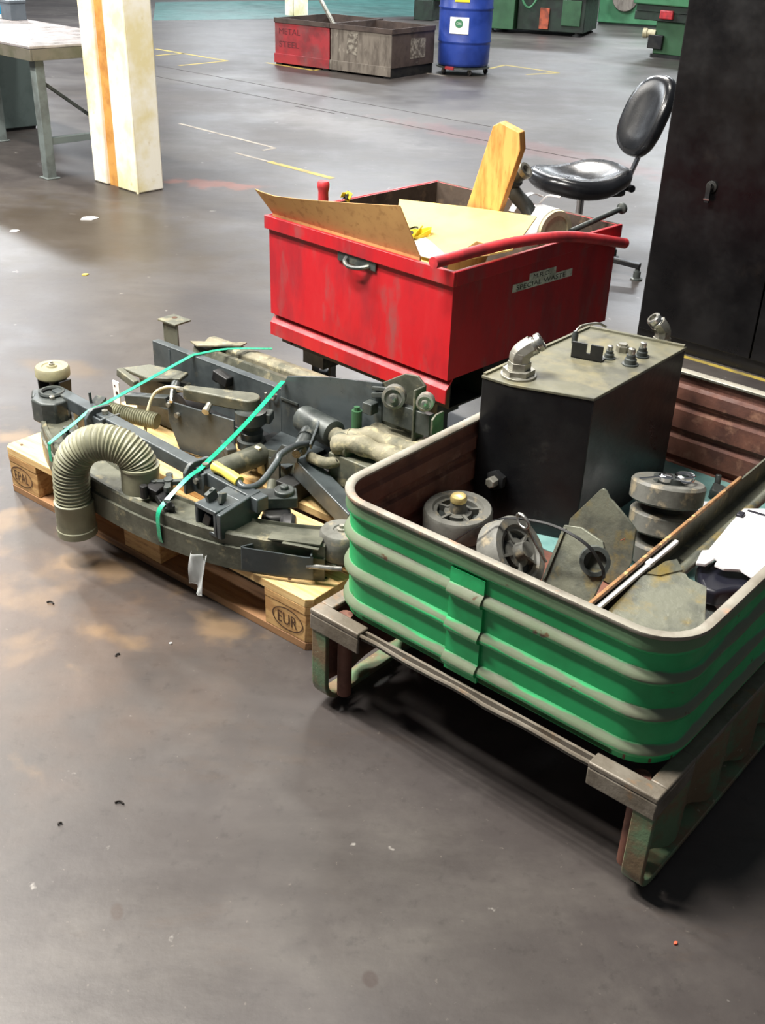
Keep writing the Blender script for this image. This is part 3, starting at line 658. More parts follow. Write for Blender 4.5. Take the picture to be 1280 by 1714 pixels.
# ---------------------------------------------------------------- chassis behind it
T = Thing('machine_chassis', 'dark grey machine chassis with bent plates and levers on the pallet rear half', 'machine part', PF, (0.62, 0.5, 0.144))
part(T, 'front_plate', M_['blue_grey_paint'], lambda b: (b.prism([(0.085, 0.150), (0.633, 0.150), (0.633, 0.350), (0.085, 0.350)], 'y', 0.497, 0.503), b.box(0.085, 0.633, 0.497, 0.522, 0.346, 0.352), b.box(0.16, 0.166, 0.494, 0.497, 0.15, 0.345)), bevel=0.002)
part(T, 'trough', M_['olive_steel'], lambda b: (b.box(0.10, 0.70, 0.503, 0.640, 0.225, 0.235), b.prism([(0.560, 0.235), (0.60, 0.330), (0.615, 0.330), (0.585, 0.235)], 'x', 0.16, 0.70)))
part(T, 'rear_beam', M_['dusty_steel'], lambda b: b.prism([(0.632, 0.150), (0.690, 0.150), (0.690, 0.325), (0.675, 0.342), (0.650, 0.346), (0.632, 0.335)], 'x', 0.17, 0.80), bevel=0.004)
part(T, 'rear_lip', M_['dusty_steel'], lambda b: b.slab([(0.14, 0.60, 0.338), (0.30, 0.69, 0.350), (0.31, 0.655, 0.352), (0.20, 0.575, 0.345)], 0.004))
# upright bracket
def upright(b):
    b.box(0.045, 0.051, 0.575, 0.63, 0.145, 0.385); b.box(0.051, 0.112, 0.575, 0.581, 0.145, 0.385); b.box(0.030, 0.112, 0.568, 0.635, 0.385, 0.391)
part(T, 'upright_bracket', M_['olive_steel'], upright, bevel=0.0015)
part(T, 'bolt_hole', M_['burn_mark'], lambda b: b.lathe([(0.009, 0), (0.009, 0.0006)], (0.06, 0.612, 0.3912), n=12))
# right hand side plate with rollers
part(T, 'side_plate', M_['blue_grey_paint'], lambda b: b.prism([(0.633, 0.150), (0.633, 0.358), (0.660, 0.398), (0.820, 0.440), (0.995, 0.473), (0.995, 0.30), (0.96, 0.150)], 'y', 0.497, 0.503), bevel=0.0015)
part(T, 'plate_seam', M_['dark_steel'], lambda b: b.beam((0.633, 0.495, 0.325), (0.70, 0.495, 0.325), 0.004, 0.006))
def rb(b):
    b.prism([(0.985, 0.30), (0.985, 0.468), (1.06, 0.515), (1.10, 0.520), (1.125, 0.500), (1.125, 0.30)], 'y', 0.505, 0.512)
    b.box(1.119, 1.125, 0.465, 0.512, 0.30, 0.50)
part(T, 'roller_bracket', M_['olive_steel'], rb, bevel=0.002)
for (u, z, r) in ((1.052, 0.462, 0.030), (1.150, 0.478, 0.022)):
    ro = part(T, 'roller', M_['zinc'] if r < 0.025 else M_['rubber_grey'], lambda b: b.lathe([(r*0.55, 0.0), (r, 0.001), (r, 0.028), (r*0.75, 0.030), (r*0.7, 0.026), (r*0.4, 0.026), (r*0.35, 0.034), (0, 0.034)], (u, 0.480, z), (0.45, -0.88, 0.12), n=22))
    part(T, 'roller_bolt', M_['bright_steel'], lambda b: b.lathe([(r*0.3, 0.034), (r*0.3, 0.041), (0, 0.042)], (u, 0.480, z), (0.45, -0.88, 0.12), n=6), sub=ro)
part(T, 'roller_arm', M_['dark_steel'], lambda b: (b.beam((0.97, 0.49, 0.435), (1.05, 0.482, 0.462), 0.010, 0.014), b.beam((0.97, 0.49, 0.455), (1.05, 0.482, 0.475), 0.010, 0.010), b.obox((0.98, 0.47, 0.41), (0.03, 0.03, 0.03)), b.box(1.02, 1.17, 0.47, 0.49, 0.385, 0.445)), bevel=0.002)
part(T, 'end_bracket', M_['olive_steel'], lambda b: b.prism([(0.44, 0.30), (0.44, 0.452), (0.455, 0.462), (0.485, 0.462), (0.49, 0.30)], 'x', 1.195, 1.201), bevel=0.001)
part(T, 'green_bushing', M_['machine_green'], lambda b: (b.cyl((0.935, 0.47, 0.33), (0.935, 0.47, 0.388), 0.014, n=12), b.cyl((0.935, 0.47, 0.388), (0.935, 0.47, 0.398), 0.008, n=8)))
# folded dusty cover and valve block at the right
def folded(b):
    for i, (dv, dz, r) in enumerate(((0.0, 0.0, 0.026), (0.045, 0.008, 0.024), (0.088, 0.004, 0.024))):
        pts = smooth_path([(0.935+0.02*i, 0.385+dv, 0.318+dz), (1.00, 0.40+dv, 0.335+dz), (1.08, 0.41+dv, 0.33+dz), (1.19, 0.40+dv*0.9, 0.352+dz)], 6)
        rr = [r*(1+0.12*math.sin(k*1.1+i)) for k in range(len(pts))]; b.tube(pts, rr, 10)
part(T, 'folded_cover', M_['dusty_steel'], folded, smooth=60)
part(T, 'valve_block', M_['olive_steel'], lambda b: (b.box(0.925, 1.10, 0.37, 0.48, 0.215, 0.300), b.cyl((0.93, 0.40, 0.318), (0.98, 0.40, 0.318), 0.03, n=16), b.box(0.94, 1.16, 0.38, 0.50, 0.15, 0.215)), bevel=0.003)
part(T, 'block_bolt', M_['black_steel'], lambda b: (b.cyl((0.955, 0.365, 0.285), (0.955, 0.371, 0.285), 0.006, n=8), b.cyl((1.06, 0.365, 0.28), (1.06, 0.371, 0.28), 0.006, n=8)))
part(T, 'canister', M_['dark_steel'], lambda b: (b.lathe([(0.018, 0), (0.036, 0.004), (0.038, 0.012), (0.038, 0.135), (0.036, 0.14), (0.030, 0.142)], (0.755, 0.455, 0.315), (0.97, -0.18, 0.03), n=22)), bevel=0)
part(T, 'canister_pipe', M_['dusty_steel'], lambda b: (b.tube(smooth_path([(0.885, 0.432, 0.315), (0.925, 0.425, 0.318), (0.955, 0.43, 0.33)], 4), 0.024, 14), b.tube(smooth_path([(0.87, 0.36, 0.27), (0.93, 0.355, 0.275), (0.955, 0.38, 0.28)], 4), 0.015, 10)), smooth=60)
# shaft, pivot and diagonal beam in front of them
part(T, 'pivot_shaft', M_['dark_steel'], lambda b: (b.cyl((0.815, 0.415, 0.305), (0.86, 0.330, 0.300), 0.020, n=16), b.cyl((0.800, 0.445, 0.308), (0.815, 0.415, 0.305), 0.015, n=14), b.cyl((0.82, 0.41, 0.305), (0.835, 0.382, 0.303), 0.024, n=16)))
part(T, 'shaft_end', M_['bright_steel'], lambda b: b.cyl((0.86, 0.330, 0.300), (0.872, 0.306, 0.298), 0.012, n=14))
part(T, 'pivot_arm', M_['blue_grey_paint'], lambda b: (b.beam((0.845, 0.43, 0.345), (0.895, 0.335, 0.318), 0.006, 0.016), b.prism([(0.755, 0.155), (0.755, 0.235), (0.80, 0.295), (0.86, 0.300), (0.855, 0.26), (0.79, 0.235), (0.79, 0.155)], 'y', 0.325, 0.332)), bevel=0.001)
part(T, 'diagonal_beam', M_['blue_grey_paint'], lambda b: b.beam((0.84, 0.36, 0.235), (1.08, 0.30, 0.185), 0.05, 0.055), bevel=0.003)
part(T, 'shelf_plate', M_['blue_grey_paint'], lambda b: b.slab([(0.63, 0.497, 0.215), (0.66, 0.37, 0.215), (0.80, 0.34, 0.215), (0.80, 0.497, 0.215)], 0.005), bevel=0.001)
part(T, 'lower_frame', M_['black_steel'], lambda b: (b.box(0.60, 1.15, 0.42, 0.50, 0.1465, 0.21), b.box(0.80, 0.86, 0.30, 0.42, 0.1465, 0.20), b.box(0.10, 0.60, 0.46, 0.497, 0.1465, 0.20)), bevel=0.003)
# motor plate with arm, clutch and cable
part(T, 'motor_plate', M_['blue_grey_paint'], lambda b: b.slab([(0.365, 0.310, 0.295), (0.60, 0.345, 0.295), (0.60, 0.345, 0.150), (0.40, 0.315, 0.150), (0.365, 0.310, 0.235)], 0.006), bevel=0.0015)
part(T, 'motor_drum', M_['black_rubber'], lambda b: b.lathe([(0.03, 0), (0.052, 0.004), (0.052, 0.055), (0.03, 0.06)], (0.365, 0.352, 0.247), (0.15, 1, 0), n=24))
part(T, 'plate_bolt', M_['zinc'], lambda b: (b.cyl((0.405, 0.315, 0.262), (0.406, 0.305, 0.262), 0.008, n=8), b.cyl((0.375, 0.31, 0.287), (0.376, 0.302, 0.287), 0.007, n=8)))
part(T, 'cable_pin', M_['bright_steel'], lambda b: b.cyl((0.335, 0.355, 0.305), (0.388, 0.305, 0.300), 0.005, n=8))
def arm(b):
    p0, p1 = Vector((0.43, 0.335, 0.330)), Vector((0.60, 0.405, 0.330)); d = (p1-p0).normalized(); n = Vector((-d.y, d.x, 0)); out = []
    for k in range(9): a = -PI/2+PI*k/8; out.append(p1+d*(0.032*math.cos(a))+n*(0.032*math.sin(a)))
    for k in range(5): a = PI/2+PI*k/4; out.append(p0+d*(0.016*math.cos(a))+n*(0.016*math.sin(a)))
    b.slab([q-Vector((0, 0, 0.016)) for q in out], 0.034, (0, 0, 1))
part(T, 'actuator_arm', M_['olive_steel'], arm, bevel=0.004)
part(T, 'arm_fork', M_['zinc'], lambda b: b.cyl((0.40, 0.322, 0.338), (0.44, 0.338, 0.336), 0.008, n=10))
part(T, 'arm_bolt', M_['zinc'], lambda b: b.lathe([(0.009, 0), (0.009, 0.02), (0.011, 0.021), (0.011, 0.032)], (0.505, 0.345, 0.315), (0.3, -0.7, -0.3), n=10))
part(T, 'clutch', M_['dark_steel'], lambda b: b.lathe([(0.030, 0.150), (0.030, 0.200), (0.040, 0.203), (0.040, 0.225), (0.030, 0.228), (0.034, 0.250), (0.026, 0.258), (0.036, 0.272), (0.044, 0.278), (0.044, 0.312), (0.030, 0.316)], (0.612, 0.398, 0), n=22))
part(T, 'clutch_lug', M_['dark_steel'], lambda b: b.obox((0.585, 0.335, 0.212), (0.075, 0.030, 0.026), (0, 0, -0.5)), bevel=0.004)
part(T, 'clutch_lug', M_['dark_steel'], lambda b: b.obox((0.655, 0.360, 0.20), (0.06, 0.05, 0.03), (0, 0, 0.3)), bevel=0.004)
part(T, 'clutch_lug', M_['dark_steel'], lambda b: b.obox((0.63, 0.43, 0.29), (0.05, 0.04, 0.03), (0, 0, 0.5)), bevel=0.004)
part(T, 'bowden_cable', M_['cream_plastic'], lambda b: b.tube(smooth_path([(0.410, 0.327, 0.340), (0.375, 0.310, 0.340), (0.345, 0.290, 0.322), (0.335, 0.270, 0.285), (0.345, 0.245, 0.235), (0.365, 0.220, 0.185), (0.375, 0.205, 0.150)], 6), 0.0045, 8), smooth=60)
part(T, 'cover_stub', M_['black_steel'], lambda b: (b.obox((0.41, 0.485, 0.325), (0.06, 0.03, 0.03), (0, 0.2, 0)), b.cyl((0.375, 0.485, 0.318), (0.395, 0.48, 0.318), 0.012, n=10)), bevel=0.003)
part(T, 'hook', M_['zinc'], lambda b: (b.cyl((0.585, 0.49, 0.30), (0.585, 0.485, 0.33), 0.004, n=8), b.tube(smooth_path([(0.60, 0.49, 0.315), (0.615, 0.488, 0.318), (0.622, 0.488, 0.335)], 4), 0.004, 8)))
# pipe, flat bracket and hand lever
pp = part(T, 'tube_pipe', M_['olive_steel'], lambda b: b.lathe([(0.022, 0), (0.030, 0), (0.030, 0.155), (0.0, 0.155)], (0.668, 0.212, 0.212), (0.13, 0.97, 0.03), n=22))
part(T, 'pipe_bore', M_['burn_mark'], lambda b: b.lathe([(0.0, 0.001), (0.0225, 0.001)], (0.668, 0.212, 0.212), (0.13, 0.97, 0.03), n=22), sub=pp)
part(T, 'flat_bracket', M_['olive_steel'], lambda b: (b.slab([(0.690, 0.362, 0.150), (0.690, 0.362, 0.235), (0.80, 0.385, 0.245), (0.83, 0.33, 0.150)], 0.005), b.cyl((0.845, 0.225, 0.165), (0.79, 0.30, 0.19), 0.014, n=12)), bevel=0.001)
part(T, 'cream_clip', M_['cream_plastic'], lambda b: b.obox((0.694, 0.348, 0.205), (0.020, 0.012, 0.085), (0.15, 0, 0)), bevel=0.002)
part(T, 'hose_end', M_['zinc'], lambda b: (b.cyl((0.775, 0.225, 0.165), (0.815, 0.285, 0.175), 0.014, n=12), b.ring((0.79, 0.20, 0.17), (0.4, 0.5, 0.8), 0.016, 0.004, 18, 6)))
lv = part(T, 'lever_rod', M_['blue_grey_paint'], lambda b: b.tube(smooth_path([(0.880, 0.092, 0.308), (0.905, 0.088, 0.300), (0.922, 0.125, 0.302), (0.905, 0.200, 0.325), (0.895, 0.225, 0.335), (0.875, 0.300, 0.325), (0.862, 0.365, 0.305)], 6), 0.0085, 10), smooth=60)
part(T, 'hand_grip', M_['yellow_grip'], lambda b: b.tube(smooth_path([(0.788, 0.099, 0.313), (0.800, 0.098, 0.313), (0.83, 0.097, 0.312), (0.86, 0.094, 0.310), (0.885, 0.092, 0.307)], 4), [0.010, 0.0135, 0.0145, 0.0145, 0.014, 0.0135, 0.013, 0.0125, 0.0125, 0.013, 0.0135, 0.0145, 0.0145, 0.0145, 0.0145, 0.0145, 0.014][:17], 12), smooth=60, sub=lv, label='pale yellow grip on the lever')
# swivel caster
part(T, 'caster_fork', M_['dark_steel'], lambda b: (b.obox((0.925, 0.165, 0.245), (0.055, 0.12, 0.030), (0, 0, -0.75)), b.cyl((0.945, 0.185, 0.225), (0.945, 0.185, 0.272), 0.026, n=18), b.cyl((0.945, 0.185, 0.272), (0.945, 0.185, 0.282), 0.012, n=6)), bevel=0.003)
part(T, 'caster_wheel', M_['black_rubber'], lambda b: (b.lathe([(0.02, -0.018), (0.036, -0.018), (0.042, -0.010), (0.042, 0.010), (0.036, 0.018), (0.02, 0.018)], (0.992, 0.148, 0.188), (0.78, 0.62, 0.0), n=24), b.lathe([(0.02, -0.018), (0.034, -0.018), (0.038, -0.008), (0.038, 0.014), (0.02, 0.018)], (0.945, 0.130, 0.185), (0.78, 0.62, 0.0), n=24)))
part(T, 'caster_guard', M_['black_steel'], lambda b: b.obox((0.955, 0.15, 0.205), (0.06, 0.07, 0.045), (0, 0, -0.7)), bevel=0.010)
# left rear linkage
part(T, 'link_plate', M_['olive_steel'], lambda b: (b.slab([(0.10, 0.365, 0.295), (0.20, 0.375, 0.285), (0.31, 0.41, 0.305), (0.29, 0.46, 0.305), (0.14, 0.44, 0.295)], 0.012), b.box(0.13, 0.30, 0.40, 0.46, 0.21, 0.285), b.beam((0.11, 0.345, 0.302), (0.20, 0.335, 0.288), 0.02, 0.025)), bevel=0.003)
part(T, 'link_pin', M_['dark_steel'], lambda b: (b.cyl((0.30, 0.40, 0.300), (0.325, 0.37, 0.298), 0.014, n=12), b.beam((0.16, 0.33, 0.235), (0.30, 0.37, 0.255), 0.030, 0.030), b.box(0.12, 0.34, 0.39, 0.49, 0.15, 0.21)), bevel=0.002)
wb = part(T, 'white_bracket', M_['white_plastic'], lambda b: b.slab([(0.118, 0.315, 0.215), (0.146, 0.315, 0.215), (0.146, 0.315, 0.287), (0.118, 0.315, 0.287)], 0.004), bevel=0.0008)
part(T, 'bracket_hole', M_['burn_mark'], lambda b: (b.lathe([(0.006, 0), (0.006, 0.0005)], (0.136, 0.3105, 0.250), (0, -1, 0), n=10), b.lathe([(0.003, 0), (0.003, 0.0005)], (0.128, 0.3105, 0.272), (0, -1, 0), n=8)), sub=wb)
sp_ = [Vector((0.222, 0.205, 0.258)).lerp(Vector((0.375, 0.262, 0.250)), i/66) for i in range(67)]
sh = part(T, 'ribbed_sleeve', M_['hose_plastic'], lambda b: b.tube(sp_, [0.0225+0.0022*math.sin(i*2*PI/3) for i in range(67)], 16), smooth=70)
part(T, 'sleeve_collar', M_['dark_steel'], lambda b: (b.cyl((0.205, 0.199, 0.259), (0.228, 0.207, 0.258), 0.026, n=16), b.obox((0.235, 0.165, 0.285), (0.03, 0.06, 0.03), (0.2, 0.1, 0.4)), b.cyl((0.232, 0.150, 0.295), (0.230, 0.150, 0.330), 0.004, n=8)), sub=sh)

# ---------------------------------------------------------------- packing straps and film
def strap(name, label, runs):
    mb = MB()
    for pts, side in runs: mb.ribbon(smooth_path(pts, 5) if len(pts) > 2 else pts, 0.014, side)
    return tag(build(mb, name, M_['green_strap'], (PF, runs[0][0][0]), smooth=60), label, 'strap', 'green straps around the pallet load')
strap('packing_strap', 'green plastic strap over the left of the machine parts', [
    ([(0.262, -0.020, 0.190), (0.262, -0.019, 0.236), (0.262, -0.012, 0.2455), (0.270, 0.06, 0.277), (0.278, 0.112, 0.3035), (0.278, 0.150, 0.3045)], (1, -0.1, 0)), ([(0.278, 0.150, 0.3045), (0.275, 0.32, 0.330), (0.271, 0.496, 0.3555)], (1, -0.05, 0)),
    ([(0.271, 0.496, 0.3555), (0.31, 0.60, 0.356), (0.40, 0.700, 0.353)], (1, -0.4, 0))])
strap('packing_strap', 'green plastic strap over the middle of the machine parts', [
    ([(0.768, -0.066, 0.158), (0.768, -0.070, 0.180), (0.768, -0.069, 0.238), (0.768, -0.045, 0.262), (0.765, 0.03, 0.296), (0.762, 0.075, 0.3035)], (1, 0, 0)), ([(0.762, 0.075, 0.3035), (0.71, 0.28, 0.338), (0.648, 0.492, 0.381)], (1, 0.2, 0))])
def film(b):
    nu, nv = 7, 12; vs = []; fs = []
    for j in range(nv+1):
        t = j/nv
        for i in range(nu+1):
            s = i/nu; vs.append((0.862+0.048*s+0.012*t*math.sin(3*t), -0.052-0.012*math.sin(s*6+t*3)-0.014*t, 0.166-0.085*t-0.015*s*t))
    for j in range(nv):
        for i in range(nu): a = j*(nu+1)+i; fs.append((a, a+1, a+nu+2, a+nu+1))
    b.add(vs, fs)
mb = MB(); film(mb)
fo = build(mb, 'plastic_film', M_['clear_film'], (PF, (0.88, -0.06, 0.166)), smooth=80)
md = fo.modifiers.new('thick', 'SOLIDIFY'); md.thickness = 0.0008
tag(fo, 'torn clear plastic film hanging below the squeegee bar', 'film')

# ---------------------------------------------------------------- red waste skip
T = Thing('waste_skip', 'red steel waste skip heaped with cardboard and scrap', 'skip', RF, (0.39, 0.4, 0.0))
RL, RW, ZT, ZB = 0.781, 0.797, 0.672, 0.352
def skip_panel(name, poly, ax, a, c, mm=('red_skip', 'skip_inside')):
    mb = MB(); mb.prism(poly, ax, a, c)
    # prism side order: cap a, cap b, then sides; the cap facing into the skip is bare metal
    inner = 1
    mb.m = [1 if i == inner else 0 for i in range(len(mb.f))]
    return build(mb, name, [M_[m] for m in mm], T, smooth=0)
skip_panel('front_panel', [(0.0, ZB), (RL, ZB), (RL, ZT), (0.0, ZT)], 'y', 0.0, 0.006)
skip_panel('left_panel', [(0.006, ZB), (RW, ZB), (RW, ZT), (0.006, ZT)], 'x', 0.0, 0.006)
skip_panel('right_panel', [(0.006, ZB), (RW, ZB), (RW, ZT), (0.006, ZT)], 'x', RL, RL-0.006)
skip_panel('rear_panel', [(0.006, ZB), (RL-0.006, ZB), (RL-0.006, ZT), (0.006, ZT)], 'y', RW, RW-0.006)
part(T, 'floor_panel', M_['skip_inside'], lambda b: b.box(0.006, RL-0.006, 0.006, RW-0.006, ZB+0.001, ZB+0.007))
part(T, 'top_band', M_['red_skip'], lambda b: (b.box(-0.010, RL+0.010, -0.012, 0.0, ZT-0.040, ZT+0.002)), bevel=0.002)
part(T, 'top_band', M_['red_skip'], lambda b: (b.box(-0.010, 0.0, 0.0, RW+0.010, ZT-0.040, ZT+0.002)), bevel=0.002)
part(T, 'top_band', M_['red_skip'], lambda b: (b.box(RL, RL+0.010, 0.0, RW+0.010, ZT-0.040, ZT+0.002)), bevel=0.002)
part(T, 'top_band', M_['skip_inside'], lambda b: (b.box(0.0, RL, RW, RW+0.010, ZT-0.040, ZT+0.002)), bevel=0.002)
part(T, 'skirt', M_['red_skip'], lambda b: (b.prism([(0.022, 0.3515), (0.004, 0.328), (-0.004, 0.322), (-0.004, 0.279), (0.002, 0.279), (0.002, 0.320), (0.010, 0.326), (0.028, 0.3515)], 'x', 0.0, RL)), bevel=0.001)
part(T, 'base_beam', M_['black_steel'], lambda b: b.box(0.03, 0.075, 0.02, RW-0.02, 0.255, ZB), bevel=0.002)
part(T, 'base_beam', M_['black_steel'], lambda b: b.box(RL-0.16, RL-0.115, 0.02, RW-0.02, 0.255, ZB), bevel=0.002)
part(T, 'fork_pocket', M_['black_steel'], lambda b: (b.box(0.03, RL-0.03, 0.05, 0.054, 0.24, 0.345), b.box(0.03, RL-0.03, 0.20, 0.204, 0.24, 0.345), b.box(0.03, RL-0.03, 0.054, 0.20, 0.236, 0.242)))
part(T, 'fork_pocket', M_['black_steel'], lambda b: (b.box(0.03, RL-0.03, 0.58, 0.584, 0.24, 0.345), b.box(0.03, RL-0.03, 0.73, 0.734, 0.24, 0.345), b.box(0.03, RL-0.03, 0.584, 0.73, 0.236, 0.242)))
for (u, v) in ((0.13, 0.12), (0.64, 0.12), (0.13, 0.67), (0.64, 0.67)):
    cs = part(T, 'caster', M_['black_rubber'], lambda b: b.lathe([(0.03, -0.022), (0.070, -0.022), (0.078, -0.014), (0.078, 0.014), (0.070, 0.022), (0.03, 0.022)], (u, v, 0.0785), (0.9, 0.43, 0), n=24))
    part(T, 'caster_fork', M_['dark_steel'], lambda b: (b.beam((u-0.027, v-0.013, 0.06), (u-0.027, v-0.013, 0.19), 0.008, 0.05, (0.43, -0.9, 0)), b.beam((u+0.027, v+0.013, 0.06), (u+0.027, v+0.013, 0.19), 0.008, 0.05, (0.43, -0.9, 0)), b.box(u-0.05, u+0.05, v-0.05, v+0.05, 0.185, 0.236)), sub=cs)
hd = part(T, 'handle_plate', M_['dark_steel'], lambda b: b.slab([(0.324, -0.0005, 0.603), (0.486, -0.0005, 0.603), (0.486, -0.0005, 0.632), (0.324, -0.0005, 0.632)], 0.006, (0, -1, 0)), bevel=0.002)
part(T, 'handle_loop', M_['dark_steel'], lambda b: b.tube(smooth_path([(0.365, -0.006, 0.620), (0.372, -0.022, 0.612), (0.395, -0.028, 0.604), (0.430, -0.024, 0.606), (0.455, -0.010, 0.612), (0.462, -0.006, 0.615)], 4), 0.007, 8), sub=hd)
# two strips of lettered tape on the right side
EX, EY = (0, 1, 0), (0, 0, 1)
def tape(v0, v1, z0, z1, sl): return [(RL+0.0006, v0, z0), (RL+0.0006, v1, z0+sl), (RL+0.0006, v1, z1+sl), (RL+0.0006, v0, z1)]
t1 = part(T, 'tape_label', M_['tape_paper'], lambda b: b.slab(tape(0.268, 0.566, 0.557, 0.581, -0.006), 0.0006, (1, 0, 0)))
part(T, 'lettering', M_['ink'], lambda b: text_on(b, 'SPECIAL WASTE', 0.021, (RL+0.0015, 0.286, 0.5610), (0, 1, -0.02), EY, 0.245), sub=t1, smooth=0)
t2 = part(T, 'tape_label', M_['tape_paper'], lambda b: b.slab(tape(0.346, 0.478, 0.578, 0.600, -0.003), 0.0006, (1, 0, 0)))
part(T, 'lettering', M_['ink'], lambda b: text_on(b, 'M.R.O.', 0.019, (RL+0.0015, 0.366, 0.5815), (0, 1, -0.02), EY, 0.085), sub=t2, smooth=0)

def single(name, m, label, cat, frame, base, fn, group=None, **k):
    mb = MB(); fn(mb); return tag(build(mb, name, m, (frame, base), **k), label, cat, group)
# contents of the skip
def wavy_sheet(b, pts_top, pts_bot, t, n):
    """sheet between two polylines of equal count, with thickness t along n"""
    q = [Vector(p) for p in pts_bot] + [Vector(p) for p in pts_top]; k = len(pts_top); n = Vector(n).normalized()*t
    vs = q + [p+n for p in q]; m = len(q); fs = []
    for i in range(k-1):
        fs += [(i, i+1, k+i+1, k+i), (m+i, m+k+i, m+k+i+1, m+i+1), (i, m+i, m+i+1, i+1), (k+i, k+i+1, m+k+i+1, m+k+i)]
    fs += [(0, k, m+k, m), (k-1, m+k-1, m+2*k-1, 2*k-1)]
    b.add(vs, fs)
def flap(b):
    top = [(-0.035, -0.026, 0.752), (-0.005, -0.028, 0.749), (0.06, -0.03, 0.748), (0.2, -0.03, 0.763), (0.4, -0.03, 0.790), (0.594, -0.03, 0.819)]
    us = (0.010, 0.042, 0.108, 0.25, 0.45, 0.645)
    wavy_sheet(b, top, [(u, 0.0075, 0.680) for u in us], 0.005, (0, 1, 0)); wavy_sheet(b, [(u, 0.0075, 0.680) for u in us], [(u, 0.012, 0.56) for u in us], 0.005, (0, 1, 0))
single('cardboard_flap', M_['cardboard'], 'brown cardboard flap standing along the front rim of the red skip', 'cardboard', RF, (0.3, 0.0, 0.675), flap, smooth=60)
single('cardboard_sheet', M_['cardboard_pale'], 'large pale yellow cardboard sheet sloping inside the red skip', 'cardboard', RF, (0.4, 0.3, 0.66),
       lambda b: wavy_sheet(b, [(0.226, 0.36, 0.708), (0.43, 0.44, 0.712), (0.66, 0.52, 0.713)], [(0.52, 0.02, 0.625), (0.60, 0.06, 0.625), (0.745, 0.30, 0.668)], 0.005, (0, 0, 1)), smooth=0)
single('cardboard_scrap', M_['cardboard'], 'small torn cardboard corner beside the red tube', 'cardboard', RF, (0.7, 0.15, 0.68),
       lambda b: b.slab([(0.688, 0.075, 0.668), (0.735, 0.205, 0.668), (0.712, 0.225, 0.690), (0.695, 0.190, 0.703)], 0.004), smooth=0)
def plank(b):
    o = Vector((0.40, 0.47, 0.43)); d = Vector((0.085, 0.0, 0.27)).normalized()
    w_ = Vector((0.94, 0.15, -0.30)).normalized(); w_ = (w_-d*w_.dot(d)).normalized(); n = d.cross(w_).normalized(); L_ = 0.565
    pr = [(0.0, 0.0), (0.112, 0.0), (0.112, L_-0.045), (0.090, L_), (0.018, L_), (0.0, L_-0.02)]
    b.slab([o+w_*(x-0.06)+d*y for x, y in pr], 0.034, -n if n.y < 0 else n)
single('wooden_plank', M_['wood_plank'], 'short wooden plank leaning upright out of the red skip', 'plank', RF, (0.45, 0.52, 0.43), plank, bevel=0.002)
PT = Thing('steel_pipe', 'dark steel pipe with elbow fitting sticking out of the red skip', 'pipe', RF, (0.55, 0.60, 0.60))
part(PT, 'tube', M_['dark_steel'], lambda b: b.tube(smooth_path([(0.61, 0.585, 0.64), (0.568, 0.60, 0.705), (0.515, 0.60, 0.742), (0.484, 0.60, 0.768)], 6), 0.024, 14), smooth=60)
part(PT, 'elbow', M_['dark_steel'], lambda b: (b.tube(smooth_path([(0.492, 0.60, 0.758), (0.483, 0.600, 0.775), (0.503, 0.600, 0.797)], 5), 0.030, 14), b.cyl((0.500, 0.600, 0.794), (0.532, 0.603, 0.820), 0.022, n=14)), smooth=50)
part(PT, 'collar', M_['zinc'], lambda b: b.lathe([(0.016, 0), (0.026, 0.0), (0.026, 0.016), (0.016, 0.016), (0.016, 0.0)], (0.530, 0.602, 0.818), (0.75, 0.07, 0.62), n=16))
# white plastic container lying on its side
WT = Thing('plastic_pail', 'white plastic pail lying on its side in the red skip', 'pail', RF, (0.70, 0.62, 0.60))
wo, wx = Vector((0.560, 0.640, 0.655)), Vector((0.72, -0.15, 0.0)).normalized()
part(WT, 'body', M_['white_plastic'], lambda b: b.lathe([(0.062, 0.0), (0.068, 0.02), (0.070, 0.10), (0.066, 0.10), (0.062, 0.02)], wo, wx, n=28), smooth=50)
part(WT, 'lid', M_['cream_plastic'], lambda b: b.lathe([(0.064, 0.098), (0.068, 0.104), (0.066, 0.112), (0.050, 0.112), (0.047, 0.108), (0.0, 0.108)], wo, wx, n=28), smooth=50)
part(WT, 'wire_handle', M_['white_plastic'], lambda b: b.tube(smooth_path([wo+wx*0.02+Vector((0, 0.0, 0.068)), wo+wx*0.04+Vector((0, 0.02, 0.095)), wo+wx*0.09+Vector((0, 0.03, 0.10))], 5), 0.003, 6))
single('paper_strip', M_['white_plastic'], 'curled white strip beside the white pail', 'strip', RF, (0.56, 0.62, 0.69),
       lambda b: b.ribbon(smooth_path([(0.50, 0.60, 0.690), (0.508, 0.625, 0.725), (0.535, 0.655, 0.745), (0.565, 0.675, 0.738)], 6), 0.035, (0.8, -0.3, 0.1), 0.002), smooth=60)
single('steel_rod', M_['dark_steel'], 'long bolt with flanged head poking over the far rim of the red skip', 'bolt', RF, (0.72, 0.66, 0.65),
       lambda b: (b.cyl((0.722, 0.62, 0.668), (0.742, 0.862, 0.705), 0.0085, n=12), b.lathe([(0.0085, 0.240), (0.018, 0.246), (0.018, 0.256), (0.008, 0.258)], (0.722, 0.62, 0.668), (0.02, 0.242, 0.037), n=14)))
single('red_tube', M_['red_tube'], 'bent faded red tube lying along the right rim of the red skip', 'tube', RF, (0.765, 0.0, 0.68),
       lambda b: b.tube(smooth_path([(0.760, -0.065, 0.704), (0.765, 0.116, 0.706), (0.775, 0.236, 0.707), (0.791, 0.357, 0.704), (0.803, 0.463, 0.694), (0.809, 0.583, 0.672), (0.812, 0.800, 0.618)], 5), 0.0165, 14), smooth=60)
HT = Thing('tool_handle', 'faded red tool handle standing up behind the cardboard flap', 'handle', RF, (0.07, 0.17, 0.55))
